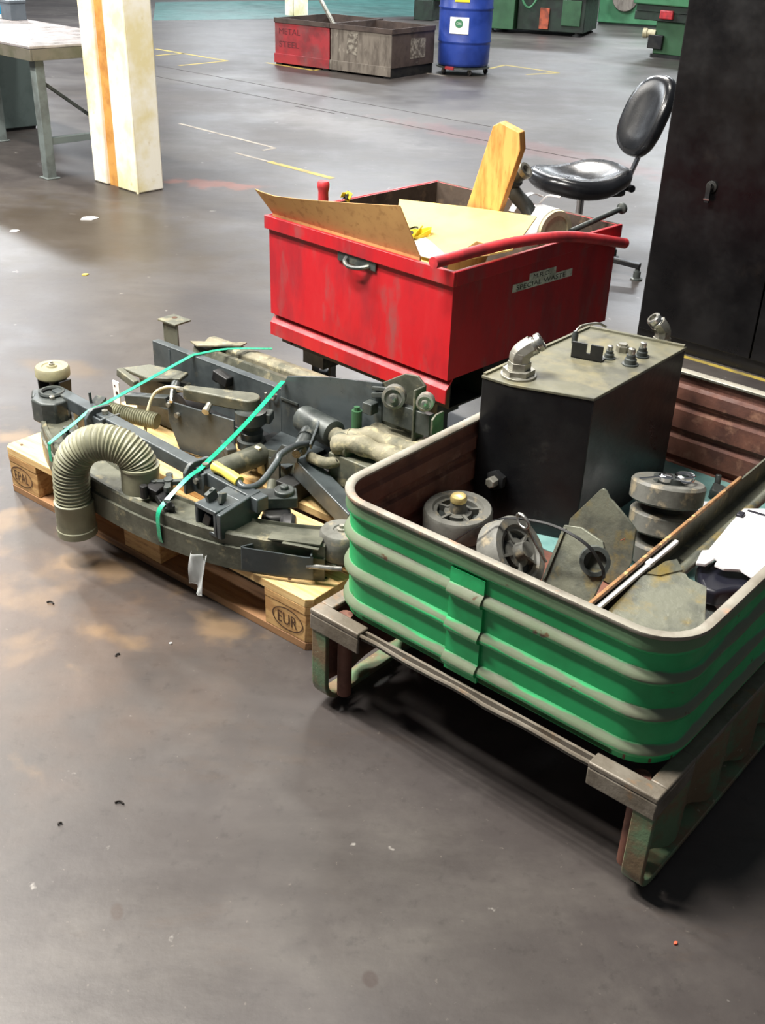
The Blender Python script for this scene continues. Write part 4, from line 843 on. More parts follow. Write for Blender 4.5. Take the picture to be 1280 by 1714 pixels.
part(HT, 'grip', M_['red_tube'], lambda b: b.lathe([(0.015, 0.55), (0.015, 0.66), (0.017, 0.70), (0.0165, 0.735), (0.020, 0.750), (0.020, 0.762), (0.016, 0.768), (0.0, 0.768)], (0.07, 0.17, 0), n=14))
def crumple(b, c, r, seed, w_, n=9):
    rnd = random.Random(seed)
    pts = [(c[0]+rnd.uniform(-r, r), c[1]+rnd.uniform(-r, r), c[2]+rnd.uniform(-0.5, 0.5)*r) for _ in range(n)]
    b.ribbon(smooth_path(pts, 6), w_, (0.2, 0.4, 0.9), 0.001)
for i, (c, r, lab) in enumerate((((0.10, 0.25, 0.712), 0.022, 'crumpled yellow and black tape beside the red tool handle'), ((0.44, 0.20, 0.672), 0.05, 'crumpled yellow warning tape on the pale cardboard sheet'))):
    TT = Thing('warning_tape', lab, 'tape', RF, c)
    part(TT, 'yellow_band', M_['caution_yellow'], lambda b: crumple(b, c, r, 3+i, 0.018), smooth=60)
    part(TT, 'black_band', M_['ink'], lambda b: crumple(b, (c[0]+0.004, c[1]-0.004, c[2]+0.004), r*0.9, 11+i, 0.006), smooth=60)
single('paper_sheet', M_['tape_paper'], 'crumpled white printed paper beside the pale cardboard sheet', 'paper', RF, (0.55, 0.10, 0.66),
       lambda b: (b.slab([(0.46, 0.22, 0.672), (0.50, 0.20, 0.668), (0.545, 0.09, 0.652), (0.48, 0.12, 0.660)], 0.002), b.slab([(0.545, 0.09, 0.652), (0.64, 0.10, 0.650), (0.63, 0.14, 0.656), (0.50, 0.20, 0.668)], 0.002)), smooth=0)

# ---------------------------------------------------------------- contents of the green bin
single('teal_liner', M_['teal_sheet'], 'pale teal sheet lining the floor of the green bin', 'sheet', GF, (0.5, 0.7, 0.285),
       lambda b: b.prism(round_rect(0.04, 0.765, 0.50, 1.10, 0.07, 5), 'z', 0.2845, 0.2865), smooth=0)
single('foam_sheet', M_['white_plastic'], 'bright white foam sheet lying on the teal liner behind the disc stack', 'sheet', GF, (0.45, 0.9, 0.287),
       lambda b: b.prism([(0.36, 0.60), (0.52, 0.62), (0.51, 0.95), (0.455, 1.0), (0.40, 0.94), (0.36, 0.8)], 'z', 0.2868, 0.2925), bevel=0.001)
T = Thing('hydraulic_tank', 'black steel hydraulic tank with dusty top and fittings in the green bin', 'tank', GF, (0.155, 0.76, 0.287))
tp_ = [(0.035, 0.508), (0.108, 0.511), (0.280, 0.573), (0.274, 1.000), (0.036, 0.952)]
part(T, 'body', M_['tank_black'], lambda b: b.prism(tp_, 'z', 0.287, 0.634), bevel=0.002)
cx, cy = 0.155, 0.76
part(T, 'top_plate', M_['tank_top_dust'], lambda b: b.prism([(cx+(x-cx)*1.012, cy+(y-cy)*1.008) for x, y in tp_], 'z', 0.634, 0.641), bevel=0.0015)
part(T, 'rear_flange', M_['tank_top_dust'], lambda b: (b.beam((0.040, 0.949, 0.643), (0.272, 0.996, 0.643), 0.010, 0.006), b.beam((0.038, 0.512, 0.643), (0.038, 0.950, 0.643), 0.007, 0.006)))
def elbow(c, k, d2):
    c = Vector(c); d2 = Vector(d2).normalized()
    def f(b):
        b.lathe([(0.040*k, 0), (0.040*k, 0.005*k), (0.030*k, 0.007*k)], c, n=24)
        b.lathe([(0.036*k, 0.006*k), (0.036*k, 0.018*k)], c, n=6); b.lathe([(0.026*k, 0.018*k), (0.026*k, 0.034*k)], c, n=6)
    def g(b):
        top = c+Vector((0, 0, 0.052*k)); b.lathe([(0.023*k, 0.034*k), (0.023*k, 0.056*k)], c, n=8)
        b.tube(smooth_path([c+Vector((0, 0, 0.034*k)), top, top+d2*0.030*k+Vector((0, 0, 0.004*k))], 5), 0.023*k, 8)
    def h(b):
        b.lathe([(0.019*k, 0.022*k), (0.021*k, 0.026*k), (0.021*k, 0.036*k), (0.018*k, 0.038*k), (0.021*k, 0.042*k), (0.021*k, 0.052*k), (0.018*k, 0.055*k), (0.012*k, 0.055*k), (0.012*k, 0.03*k)], c+Vector((0, 0, 0.052*k)), d2, n=18)
    p = part(T, 'elbow_base', M_['zinc'], f, bevel=0.0008); part(T, 'elbow_body', M_['zinc'], g, sub=p, bevel=0.001); part(T, 'elbow_thread', M_['bright_steel'], h, sub=p)
elbow((0.093, 0.562, 0.641), 1.0, (0.60, 0.50, 0.55))
elbow((0.200, 1.020, 0.612), 0.85, (-0.45, -0.45, 0.70))
part(T, 'rear_boss', M_['black_steel'], lambda b: b.cyl((0.200, 1.020, 0.55), (0.200, 1.020, 0.612), 0.034, n=16))
def slot(b):
    pr = [(0, 0), (0.072, 0), (0.072, 0.038), (0.044, 0.038), (0.044, 0.016), (0.034, 0.016), (0.034, 0.038), (0, 0.038)]
    o, e = Vector((0.114, 0.742, 0.641)), Vector((0.075, 0.020, 0)).normalized()
    b.slab([o+e*x+Vector((0, 0, z)) for x, z in pr], 0.006, (-0.2, 0.97, 0)); b.slab([o, o+e*0.072, o+e*0.072+Vector((-0.005, 0.03, 0)), o+Vector((-0.005, 0.03, 0))], 0.003, (0, 0, 1))
part(T, 'slotted_bracket', M_['black_steel'], slot)
for (u, v, s) in ((0.181, 0.800, 0.8), (0.236, 0.800, 1.0), (0.230, 0.865, 0.9)):
    bl = part(T, 'top_bolt', M_['dark_steel'], lambda b: (b.lathe([(0.019*s, 0.0), (0.019*s, 0.003), (0.014*s, 0.004), (0.014*s, 0.014*s), (0.011*s, 0.016*s), (0.011*s, 0.024*s)], (u, v, 0.641), n=12)))
    part(T, 'bolt_tip', M_['bright_steel'], lambda b: b.lathe([(0.008*s, 0.024*s), (0.009*s, 0.030*s), (0.008*s, 0.038*s), (0, 0.040*s)], (u, v, 0.641), n=12), sub=bl)
part(T, 'breather_nut', M_['zinc'], lambda b: b.lathe([(0.015, 0), (0.015, 0.014), (0.011, 0.015), (0.011, 0.020)], (0.180, 0.862, 0.641), n=6))
ds = part(T, 'dip_stick', M_['dark_steel'], lambda b: b.lathe([(0.007, 0), (0.008, 0.02), (0.005, 0.030)], (0.070, 0.828, 0.641), n=10))
part(T, 'stick_wire', M_['zinc'], lambda b: b.tube(smooth_path([(0.070, 0.828, 0.668), (0.074, 0.845, 0.680), (0.085, 0.90, 0.676), (0.09, 0.935, 0.660)], 5), 0.003, 6), sub=ds)
dp = part(T, 'drain_plug', M_['black_steel'], lambda b: b.lathe([(0.024, 0), (0.024, 0.014), (0.019, 0.016)], (0.098, 0.5115, 0.405), (0.05, -1, 0.05), n=6))
part(T, 'plug_tip', M_['zinc'], lambda b: b.lathe([(0.013, 0.016), (0.013, 0.034), (0.010, 0.036), (0, 0.036)], (0.098, 0.5115, 0.405), (0.05, -1, 0.05), n=6), sub=dp)

def roller_wheel(label, c, axis, r, h, top='rubber_grey', hub=True):
    T = Thing('roller_wheel', label, 'wheel', GF, c, 'grey roller wheels in the green bin')
    part(T, 'tyre', M_['rubber_grey'], lambda b: b.lathe([(0.62*r, -h), (0.94*r, -h), (r, -h*0.9), (r, -0.006), (0.95*r, 0.0), (0.74*r, 0.0), (0.70*r, -0.006), (0.60*r, -0.006), (0.60*r, -h)], c, axis, n=40))
    part(T, 'wheel_disc', M_['dark_steel'], lambda b: b.lathe([(0.25*r, -0.022), (0.61*r, -0.018), (0.61*r, -0.026), (0.2*r, -0.030)], c, axis, n=32))
    a = Vector(axis).normalized(); t = Vector((1, 0, 0)) if abs(a.x) < 0.9 else Vector((0, 1, 0)); e1 = a.cross(t).normalized(); e2 = a.cross(e1)
    for k in range(5):
        th = 2*PI*k/5+0.5; d = e1*math.cos(th)+e2*math.sin(th)
        part(T, 'spoke', M_['rubber_grey'], lambda b: b.beam(Vector(c)+d*0.30*r-a*0.012, Vector(c)+d*0.66*r-a*0.012, 0.006, 0.016, a))
    part(T, 'hub', M_['rubber_grey'], lambda b: b.lathe([(0.40*r, -0.024), (0.40*r, -0.008), (0.25*r, -0.006), (0.22*r, 0.018), (0.0, 0.018)], c, axis, n=22))
    return T
WA = roller_wheel('grey spoked roller wheel lying flat with brass tipped axle', (0.112, 0.345, 0.402), (0.02, -0.06, 1), 0.076, 0.058)
part(WA, 'axle_tip', M_['brass'], lambda b: b.lathe([(0.018, 0.018), (0.0185, 0.026), (0.016, 0.031), (0.008, 0.033), (0, 0.033)], (0.112, 0.345, 0.402), (0.02, -0.06, 1), n=18), label='brass coloured axle tip')
roller_wheel('grey roller wheel lying hidden beneath the brass tipped one', (0.114, 0.348, 0.343), (0, 0, 1), 0.076, 0.055)
WB = roller_wheel('grey roller wheel tipped on edge with a steel clip pin', (0.318, 0.285, 0.405), (0.78, 0.08, 0.60), 0.078, 0.055)
part(WB, 'clip_pin', M_['bright_steel'], lambda b: (b.tube(smooth_path([(0.385, 0.272, 0.415), (0.372, 0.268, 0.435), (0.352, 0.264, 0.462), (0.343, 0.262, 0.478), (0.338, 0.262, 0.495), (0.322, 0.264, 0.502), (0.312, 0.266, 0.495), (0.320, 0.262, 0.482), (0.338, 0.258, 0.478), (0.346, 0.257, 0.490), (0.335, 0.256, 0.503), (0.32, 0.257, 0.506)], 4), 0.0032, 8)), smooth=60)
single('wire_hoop', M_['black_steel'], 'thin black wire hoop arching over the roller wheels', 'hoop', GF, (0.35, 0.28, 0.42),
       lambda b: b.ribbon(smooth_path([(0.198, 0.205, 0.395), (0.214, 0.210, 0.425), (0.247, 0.229, 0.458), (0.292, 0.262, 0.482), (0.379, 0.285, 0.492), (0.460, 0.285, 0.482), (0.492, 0.298, 0.440), (0.500, 0.300, 0.415)], 6), 0.007, (0.3, 1, 0.1), 0.0016), smooth=60)
# stack of three discs
for i, (dx, dy, ax, lab) in enumerate(((0.006, 0.0, (-0.06, 0.12, 1), 'lowest of the three stacked grey discs beside the tank'), (0.0, 0.004, (-0.10, 0.20, 1), 'middle one of the three stacked grey discs beside the tank'), (-0.006, 0.0, (-0.10, 0.24, 1), 'topmost of the three stacked grey discs, steel clip on it'))):
    c = (0.455+dx, 0.638+dy, 0.3435+0.0695*i)
    D = Thing('caster_disc', lab, 'disc', GF, (c[0], c[1], c[2]-0.05), 'stacked grey discs in the green bin')
    part(D, 'tyre', M_['rubber_grey'], lambda b: b.lathe([(0.5*0.078, -0.047), (0.072, -0.047), (0.078, -0.042), (0.079, -0.006), (0.074, 0.0), (0.060, 0.001), (0.050, -0.003), (0.03, -0.003)], c, ax, n=36))
    part(D, 'hub', M_['dark_steel'], lambda b: b.lathe([(0.030, -0.056), (0.034, -0.056), (0.034, 0.009), (0.0, 0.009)], c, ax, n=20))
    if i == 2:
        part(D, 'clip_ring', M_['chrome'], lambda b: (b.ring((0.478, 0.648, 0.495), (0.1, 0, 1), 0.018, 0.0035, 22, 6), b.ring((0.478, 0.648, 0.501), (-0.1, 0.1, 1), 0.018, 0.0035, 22, 6), b.lathe([(0.015, 0.009), (0.015, 0.018), (0.010, 0.020), (0, 0.020)], (0.450, 0.615, 0.485), n=14), b.cyl((0.408, 0.578, 0.494), (0.440, 0.606, 0.500), 0.003, n=6)))
# bent bracket plates
T = Thing('bracket_plate', 'greasy pointed steel bracket plate standing between discs and wheel', 'bracket', GF, (0.39, 0.50, 0.288))
part(T, 'plate', M_['plate_steel'], lambda b: b.slab([(0.360, 0.503, 0.478), (0.368, 0.50, 0.485), (0.376, 0.50, 0.482), (0.386, 0.50, 0.468), (0.395, 0.50, 0.464), (0.440, 0.50, 0.433), (0.456, 0.50, 0.42), (0.463, 0.49, 0.348), (0.452, 0.47, 0.288), (0.30, 0.49, 0.288), (0.300, 0.50, 0.385)], 0.006, (0, 1, 0)), bevel=0.001)
part(T, 'chalk_mark', M_['machine_orange'], lambda b: b.tube([(0.428, 0.4965, 0.385), (0.437, 0.4965, 0.395), (0.434, 0.4965, 0.37), (0.442, 0.4965, 0.378), (0.441, 0.4965, 0.365)], 0.0015, 5))
T = Thing('bracket_plate', 'slanted steel bracket plate with round boss at the bin front', 'bracket', GF, (0.42, 0.32, 0.288))
part(T, 'plate', M_['plate_steel'], lambda b: b.slab([(0.370, 0.352, 0.460), (0.366, 0.299, 0.360), (0.372, 0.27, 0.290), (0.505, 0.262, 0.290), (0.488, 0.286, 0.360), (0.489, 0.333, 0.420), (0.463, 0.345, 0.462), (0.408, 0.352, 0.470)], 0.007, (0, 0.95, -0.3)), bevel=0.001)
part(T, 'boss', M_['dark_steel'], lambda b: b.lathe([(0.030, 0), (0.030, 0.026), (0.022, 0.026), (0.022, 0.002)], (0.457, 0.334, 0.424), (0.45, -0.75, 0.35), n=22))
part(T, 'rib', M_['plate_steel'], lambda b: b.slab([(0.372, 0.345, 0.458), (0.368, 0.296, 0.360), (0.368, 0.32, 0.352), (0.372, 0.37, 0.452)], 0.006))
# long angle iron, wood strip, white rod
AT = Thing('angle_iron', 'long dark angle iron laid lengthwise across the green bin', 'bar', GF, (0.56, 0.6, 0.43))
part(AT, 'angle', M_['olive_steel'], lambda b: (b.beam((0.575, 0.075, 0.455), (0.548, 1.095, 0.455), 0.004, 0.050), b.beam((0.597, 0.075, 0.430), (0.570, 1.095, 0.430), 0.045, 0.004)))
part(AT, 'pipe_edge', M_['plate_steel'], lambda b: b.cyl((0.615, 0.30, 0.440), (0.594, 1.09, 0.440), 0.011, n=12))
single('wooden_strip', M_['worn_strip'], 'thin worn wooden strip lying against the angle iron', 'strip', GF, (0.56, 0.45, 0.45),
       lambda b: b.beam((0.575, 0.075, 0.4845), (0.557, 0.755, 0.4845), 0.007, 0.008), bevel=0.001)
single('white_rod', M_['white_plastic'], 'slim white plastic rod beside the angle iron', 'rod', GF, (0.60, 0.3, 0.45),
       lambda b: (b.beam((0.584, 0.08, 0.474), (0.576, 0.43, 0.474), 0.009, 0.007), b.obox((0.580, 0.315, 0.478), (0.012, 0.02, 0.010))), bevel=0.001)
# corner plate at the near right
T = Thing('steel_plate', 'bent steel plate with yellow grease in the bin corner nearest the viewer', 'plate', GF, (0.65, 0.22, 0.288))
part(T, 'plate', M_['plate_steel'], lambda b: b.slab([(0.592, 0.146, 0.455), (0.586, 0.275, 0.465), (0.606, 0.332, 0.466), (0.640, 0.345, 0.462), (0.650, 0.338, 0.460), (0.687, 0.337, 0.458), (0.738, 0.227, 0.455), (0.735, 0.10, 0.445), (0.66, 0.075, 0.44), (0.60, 0.08, 0.445)], 0.006, (0, 0, 1)), bevel=0.001)
part(T, 'down_flange', M_['plate_steel'], lambda b: b.slab([(0.737, 0.227, 0.456), (0.687, 0.337, 0.459), (0.688, 0.337, 0.40), (0.738, 0.227, 0.288)], 0.005))
part(T, 'hook_tab', M_['plate_steel'], lambda b: b.slab([(0.59, 0.285, 0.470), (0.60, 0.335, 0.478), (0.615, 0.352, 0.482), (0.632, 0.347, 0.468), (0.61, 0.30, 0.468)], 0.004, (0, 0, 1)))
# white moulded panels and black casting
T = Thing('moulded_panel', 'bright white moulded plastic panel with slots in the green bin', 'panel', GF, (0.67, 0.56, 0.44))
part(T, 'panel', M_['white_plastic'], lambda b: b.prism([(0.600, 0.690), (0.632, 0.720), (0.700, 0.720), (0.755, 0.66), (0.757, 0.46), (0.727, 0.449), (0.700, 0.458), (0.675, 0.438), (0.655, 0.440), (0.652, 0.462), (0.645, 0.462), (0.643, 0.428), (0.626, 0.420), (0.614, 0.470), (0.622, 0.480), (0.606, 0.62)], 'z', 0.445, 0.453), bevel=0.002)
part(T, 'slot', M_['dark_plastic'], lambda b: b.obox((0.640, 0.69, 0.4535), (0.06, 0.008, 0.0012), (0, 0, 0.15)))
part(T, 'latch', M_['dark_plastic'], lambda b: b.obox((0.609, 0.655, 0.455), (0.014, 0.02, 0.008), (0, 0, 0.1)), bevel=0.002)
T = Thing('moulded_panel', 'lower white plastic panel beneath the slotted one', 'panel', GF, (0.67, 0.4, 0.35))
part(T, 'panel', M_['white_plastic'], lambda b: b.prism(round_rect(0.625, 0.757, 0.16, 0.62, 0.03, 5), 'z', 0.352, 0.360), bevel=0.002)
part(T, 'edge_wall', M_['white_plastic'], lambda b: (b.box(0.626, 0.630, 0.19, 0.59, 0.289, 0.353), b.box(0.752, 0.756, 0.19, 0.59, 0.289, 0.353)))
single('black_casting', M_['dark_plastic'], 'black rounded plastic part between the two white panels', 'part', GF, (0.67, 0.44, 0.37),
       lambda b: (b.prism([(0.617, 0.450), (0.632, 0.484), (0.668, 0.478), (0.700, 0.492), (0.742, 0.500), (0.748, 0.440), (0.712, 0.424), (0.690, 0.385), (0.665, 0.380), (0.640, 0.410)], 'z', 0.395, 0.430), b.cyl((0.640, 0.452, 0.42), (0.655, 0.480, 0.444), 0.008, n=10)), bevel=0.012, segs=3)
single('dark_strut', M_['dark_steel'], 'short dark strut under the corner plate', 'strut', GF, (0.70, 0.37, 0.36),
       lambda b: b.beam((0.665, 0.41, 0.372), (0.755, 0.345, 0.372), 0.024, 0.022), bevel=0.002)
single('bolt_clamp', M_['dark_steel'], 'small dark clamp with bolt on the teal liner near the back wall', 'clamp', GF, (0.43, 1.0, 0.2868),
       lambda b: (b.obox((0.425, 1.00, 0.303), (0.04, 0.03, 0.030), (0.3, 0.2, 0.4)), b.cyl((0.44, 0.985, 0.300), (0.452, 0.955, 0.325), 0.012, n=10), b.cyl((0.41, 1.02, 0.3), (0.405, 1.03, 0.335), 0.008, n=8)), bevel=0.003)

# ---------------------------------------------------------------- black cabinet
KF = Frame(1.018, 4.218, -0.720)
T = Thing('steel_cabinet', 'tall black steel cabinet at the right edge behind the green bin', 'cabinet', KF, (0.5, 0.25, 0.0))
part(T, 'carcass', M_['cabinet_black'], lambda b: b.box(0.0, 1.0, 0.018, 0.50, 0.0, 1.95), bevel=0.003)
for u0, u1 in ((0.012, 0.497), (0.503, 0.988)):
    dr = part(T, 'door', M_['cabinet_black'], lambda b: b.box(u0, u1, 0.0, 0.0175, 0.06, 1.93), bevel=0.002)
    if u0 < 0.1: part(T, 'door_handle', M_['black_steel'], lambda b: (b.lathe([(0.022, 0), (0.022, 0.006), (0.012, 0.008), (0.012, 0.02), (0, 0.02)], (0.222, 0.0, 0.665), (0, -1, 0), n=16), b.obox((0.222, -0.022, 0.645), (0.018, 0.012, 0.07))), sub=dr, bevel=0.001)
    if u0 < 0.1: part(T, 'handle_key', M_['bright_steel'], lambda b: b.obox((0.222, -0.029, 0.622), (0.022, 0.003, 0.006)), sub=dr)

# ---------------------------------------------------------------- work chair
HF = Frame(0.885, 5.235, -2.80)       # u: the way the chair faces
T = Thing('work_chair', 'black vinyl swivel work chair with chrome post behind the red skip', 'chair', HF, (0, 0, 0))
def pad(b, rings, outline, place):
    n = len(outline); vs = []; fs = []
    for sc, dz in rings:
        for (a, c) in outline: vs.append(place(a*sc, c*sc, dz, sc))
    for k in range(len(rings)-1):
        for i in range(n): fs.append((k*n+i, k*n+(i+1) % n, (k+1)*n+(i+1) % n, (k+1)*n+i))
    fs += [list(range(n))[::-1], [(len(rings)-1)*n+i for i in range(n)]]
    b.add(vs, fs)
def supell(a, c, p, n=44, sh=lambda t: 1.0):
    out = []
    for i in range(n):
        th = 2*PI*i/n; co, si = math.cos(th), math.sin(th)
        out.append((a*math.copysign(abs(co)**(2/p), co), c*math.copysign(abs(si)**(2/p), si)*sh(math.cos(th))))
    return out
so_ = supell(0.235, 0.225, 2.6)
part(T, 'seat', M_['vinyl_black'], lambda b: pad(b, [(0.66, -0.062), (0.88, -0.054), (0.98, -0.030), (1.0, -0.004), (0.97, 0.018), (0.88, 0.030), (0.70, 0.018), (0.46, -0.004), (0.2, -0.012), (0.04, -0.012)], so_,
     lambda a, c, dz, sc: (a, c, 0.455+dz-0.012*max(0, a/0.235)**2+0.016*max(0, -a/0.235)**2-0.030*(abs(c)/0.225)**2*max(0, 1-((a-0.03)/0.16)**2))), smooth=70)
part(T, 'seat_pan', M_['black_steel'], lambda b: b.box(-0.20, 0.10, -0.12, 0.12, 0.365, 0.405), bevel=0.02)
part(T, 'height_post', M_['chrome'], lambda b: (b.cyl((-0.02, 0, 0.14), (-0.02, 0, 0.385), 0.019, n=18), b.cyl((-0.02, 0, 0.06), (-0.02, 0, 0.22), 0.027, n=18)))
part(T, 'back_bracket', M_['black_steel'], lambda b: (b.box(-0.27, -0.16, -0.03, 0.03, 0.372, 0.392), b.cyl((-0.27, -0.05, 0.385), (-0.27, 0.05, 0.385), 0.018, n=12)), bevel=0.004)
part(T, 'back_post', M_['chrome'], lambda b: b.tube(smooth_path([(-0.262, 0, 0.375), (-0.272, 0, 0.43), (-0.305, 0, 0.52), (-0.355, 0, 0.66)], 5), 0.013, 10), smooth=60)
bo_ = supell(0.165, 0.185, 2.5, sh=lambda t: 1.0)
part(T, 'backrest', M_['vinyl_black'], lambda b: pad(b, [(0.70, -0.034), (0.92, -0.032), (0.99, -0.018), (1.0, 0.002), (0.96, 0.018), (0.82, 0.026), (0.55, 0.024), (0.25, 0.020), (0.05, 0.020)], [(a, c) for a, c in bo_],
     lambda a, c, dz, sc: (-0.325-0.36*c+dz+0.9*a*a, a, 0.712+c*0.97+0.3*dz)), smooth=70)
for k in range(5):
    th = 2*PI*k/5 + 1.04
    dx, dy = math.cos(th), math.sin(th)
    lg = part(T, 'base_leg', M_['black_steel'], lambda b: (b.beam((-0.02+0.02*dx, 0.02*dy, 0.088), (-0.02+0.34*dx, 0.34*dy, 0.066), 0.034, 0.024), ), bevel=0.004)
    part(T, 'glide_foot', M_['dark_steel'], lambda b: b.lathe([(0.030, 0.0), (0.030, 0.006), (0.018, 0.010), (0.018, 0.040), (0.012, 0.042), (0.010, 0.06)], (-0.02+0.33*dx, 0.33*dy, 0.0), n=16), sub=lg)

mat('band_blue', S(40,150,200), 0.4, 0.0, None, rvar=0)
mat('box_slate', S(86,94,102), 0.5, 0.0, S(74,82,90), 6)
# ---------------------------------------------------------------- workbench at the left
WF = Frame(-2.165, 6.74, -0.76)
T = Thing('workbench', 'grey steel workbench at the left edge behind the column', 'table', WF, (-0.7, 0.4, 0.0))
part(T, 'table_top', M_['bench_top'], lambda b: b.box(-2.60, 0.045, -0.03, 0.78, 0.755, 0.772), bevel=0.004)
part(T, 'apron', M_['bench_edge'], lambda b: b.box(-2.60, 0.043, -0.028, -0.016, 0.690, 0.754), bevel=0.002)
part(T, 'apron', M_['bench_edge'], lambda b: b.box(0.031, 0.043, -0.015, 0.778, 0.690, 0.754), bevel=0.002)
for (u, v) in ((-0.035, 0.05), (-0.035, 0.70), (-1.30, 0.40), (-2.45, 0.70)):
    part(T, 'leg', M_['bench_leg'], lambda b: (b.box(u-0.032, u+0.032, v-0.03, v+0.03, 0.0, 0.70), b.box(u-0.05, u+0.05, v-0.045, v+0.045, 0.0, 0.008)), bevel=0.003)
part(T, 'stretcher', M_['bench_leg'], lambda b: b.box(-0.055, -0.015, 0.085, 0.67, 0.20, 0.24), bevel=0.002)
part(T, 'brace', M_['dark_steel'], lambda b: b.beam((-0.035, 0.075, 0.56), (-0.035, 0.52, 0.24), 0.03, 0.016))
T = Thing('pedestal_box', 'grey green metal pedestal box under the far side of the workbench', 'cabinet', WF, (-0.95, 1.35, 0.0))
BX = Frame(-2.717, 8.439, -0.79)
T.fr = BX; T.base = Vector((-0.35, -0.45, 0)); T.o.location = BX.world(-0.35, -0.45, 0); T.o.rotation_euler = (0, 0, BX.yaw)
part(T, 'body', M_['box_grey_green'], lambda b: b.box(-0.70, 0.0, -0.90, 0.0, 0.02, 0.66), bevel=0.006)
part(T, 'plinth', M_['black_steel'], lambda b: b.box(-0.68, -0.015, -0.885, -0.015, 0.0, 0.02))
part(T, 'lid', M_['box_grey_green'], lambda b: b.box(-0.705, 0.005, -0.905, 0.005, 0.66, 0.685), bevel=0.004)

T = Thing('paint_tub', 'white tub with blue band on the workbench', 'tub', WF, (-1.62, 0.66, 0.772))
part(T, 'tub_body', M_['white_plastic'], lambda b: b.lathe([(0.065, 0.772), (0.075, 0.775), (0.085, 0.95), (0.08, 0.95)], (-1.62, 0.66, 0), n=24))
part(T, 'blue_band', M_['band_blue'], lambda b: b.lathe([(0.0785, 0.80), (0.0835, 0.87), (0.0815, 0.87), (0.0765, 0.80)], (-1.62, 0.66, 0), n=24))
T = Thing('parts_box', 'slate grey box standing on the workbench', 'box', WF, (-1.43, 0.69, 0.772))
part(T, 'box_body', M_['box_slate'], lambda b: b.box(-1.50, -1.36, 0.63, 0.75, 0.772, 0.88), bevel=0.004)
part(T, 'box_lid', M_['box_slate'], lambda b: b.box(-1.505, -1.355, 0.625, 0.755, 0.88, 0.90), bevel=0.004)

# ---------------------------------------------------------------- far containers and drum
FF = Frame(-1.366, 12.749, -0.617)
def container(name, label, u0, u1, v1, h, m_out, m_in, skid, letters, lm):
    T = Thing(name, label, 'bin', FF, ((u0+u1)/2, v1/2, 0.0))
    t = 0.012
    for nm, a in (('front_panel', (u0, u1, 0.0, t)), ('rear_panel', (u0, u1, v1-t, v1)), ('side_panel', (u0, u0+t, t, v1-t)), ('side_panel', (u1-t, u1, t, v1-t))):
        part(T, nm, m_out if nm == 'front_panel' else m_in, lambda b: b.box(a[0], a[1], a[2], a[3], 0.10, h))
    part(T, 'bin_floor', m_in, lambda b: b.box(u0+t, u1-t, t, v1-t, 0.10, 0.12))
    part(T, 'top_rail', m_in, lambda b: (b.box(u0-0.008, u1+0.008, -0.010, -0.001, h-0.045, h+0.004)), bevel=0.002)
    part(T, 'top_rail', m_in, lambda b: (b.box(u1+0.001, u1+0.010, 0.0, v1, h-0.045, h+0.004)), bevel=0.002)
    part(T, 'lower_band', m_out, lambda b: b.box(u0-0.006, u1+0.006, -0.014, -0.001, skid, 0.115), bevel=0.002)
    for u in (u0+0.05, u1-0.05):
        part(T, 'skid', M_['black_steel'], lambda b: b.box(u-0.04, u+0.04, 0.0, v1, 0.0, 0.10), bevel=0.003)
    for txt, u, z, sz, wd, side in letters:
        if side == 'f': part(T, 'stencil', lm, lambda b: text_on(b, txt, sz, (u, -0.0012, z), (1, 0, 0), (0, 0, 1), wd), smooth=0)
        else: part(T, 'stencil', lm, lambda b: text_on(b, txt, sz, (u1+0.0012, u, z), (0, 1, 0), (0, 0, 1), wd), smooth=0)
    return T
container('scrap_bin', 'faded red steel scrap bin with dark stencilled letters far back', 0.0, 0.765, 0.95, 0.47, M_['old_red'], M_['old_dark'], 0.02, (('METAL', 0.06, 0.315, 0.085, 0.30, 'f'), ('STEEL', 0.06, 0.185, 0.085, 0.28, 'f')), M_['stencil_dark'])
GB = container('scrap_bin', 'dirty grey steel scrap bin between the red bin and the blue drum', 0.785, 1.58, 0.79, 0.47, M_['old_grey'], M_['old_dark'], 0.02, (), M_['stencil_grey'])
part(GB, 'paint_patch', M_['stencil_grey'], lambda b: b.slab([(1.5812, 0.34, 0.17), (1.5812, 0.62, 0.17), (1.5812, 0.62, 0.36), (1.5812, 0.35, 0.37)], 0.0008, (1, 0, 0)))
part(GB, 'paint_patch', M_['stencil_grey'], lambda b: b.slab([(1.00, -0.0008, 0.20), (1.14, -0.0008, 0.19), (1.15, -0.0008, 0.40), (1.01, -0.0008, 0.41)], 0.0006, (0, -1, 0)))
single('leaning_pole', M_['zinc'], 'grey metal pole leaning on the rim between the two far bins', 'pole', FF, (0.79, 0.02, 0.45),
       lambda b: b.beam((0.80, 0.03, 0.462), (0.36, 0.13, 0.90), 0.035, 0.03), bevel=0.003)
DF = Frame(0.705, 12.53, -0.10)
T = Thing('plastic_drum', 'blue plastic drum with white label on a wheeled dolly', 'drum', DF, (0, 0, 0.0))
part(T, 'drum_body', M_['drum_blue'], lambda b: b.lathe([(0.255, 0.085), (0.272, 0.095), (0.278, 0.12), (0.281, 0.30), (0.279, 0.315), (0.287, 0.325), (0.287, 0.335), (0.282, 0.345), (0.285, 0.63), (0.283, 0.64), (0.291, 0.65), (0.291, 0.662), (0.284, 0.672), (0.282, 0.90), (0.268, 0.94), (0.255, 0.945), (0.25, 0.93)], (0, 0, 0), n=48), smooth=50)
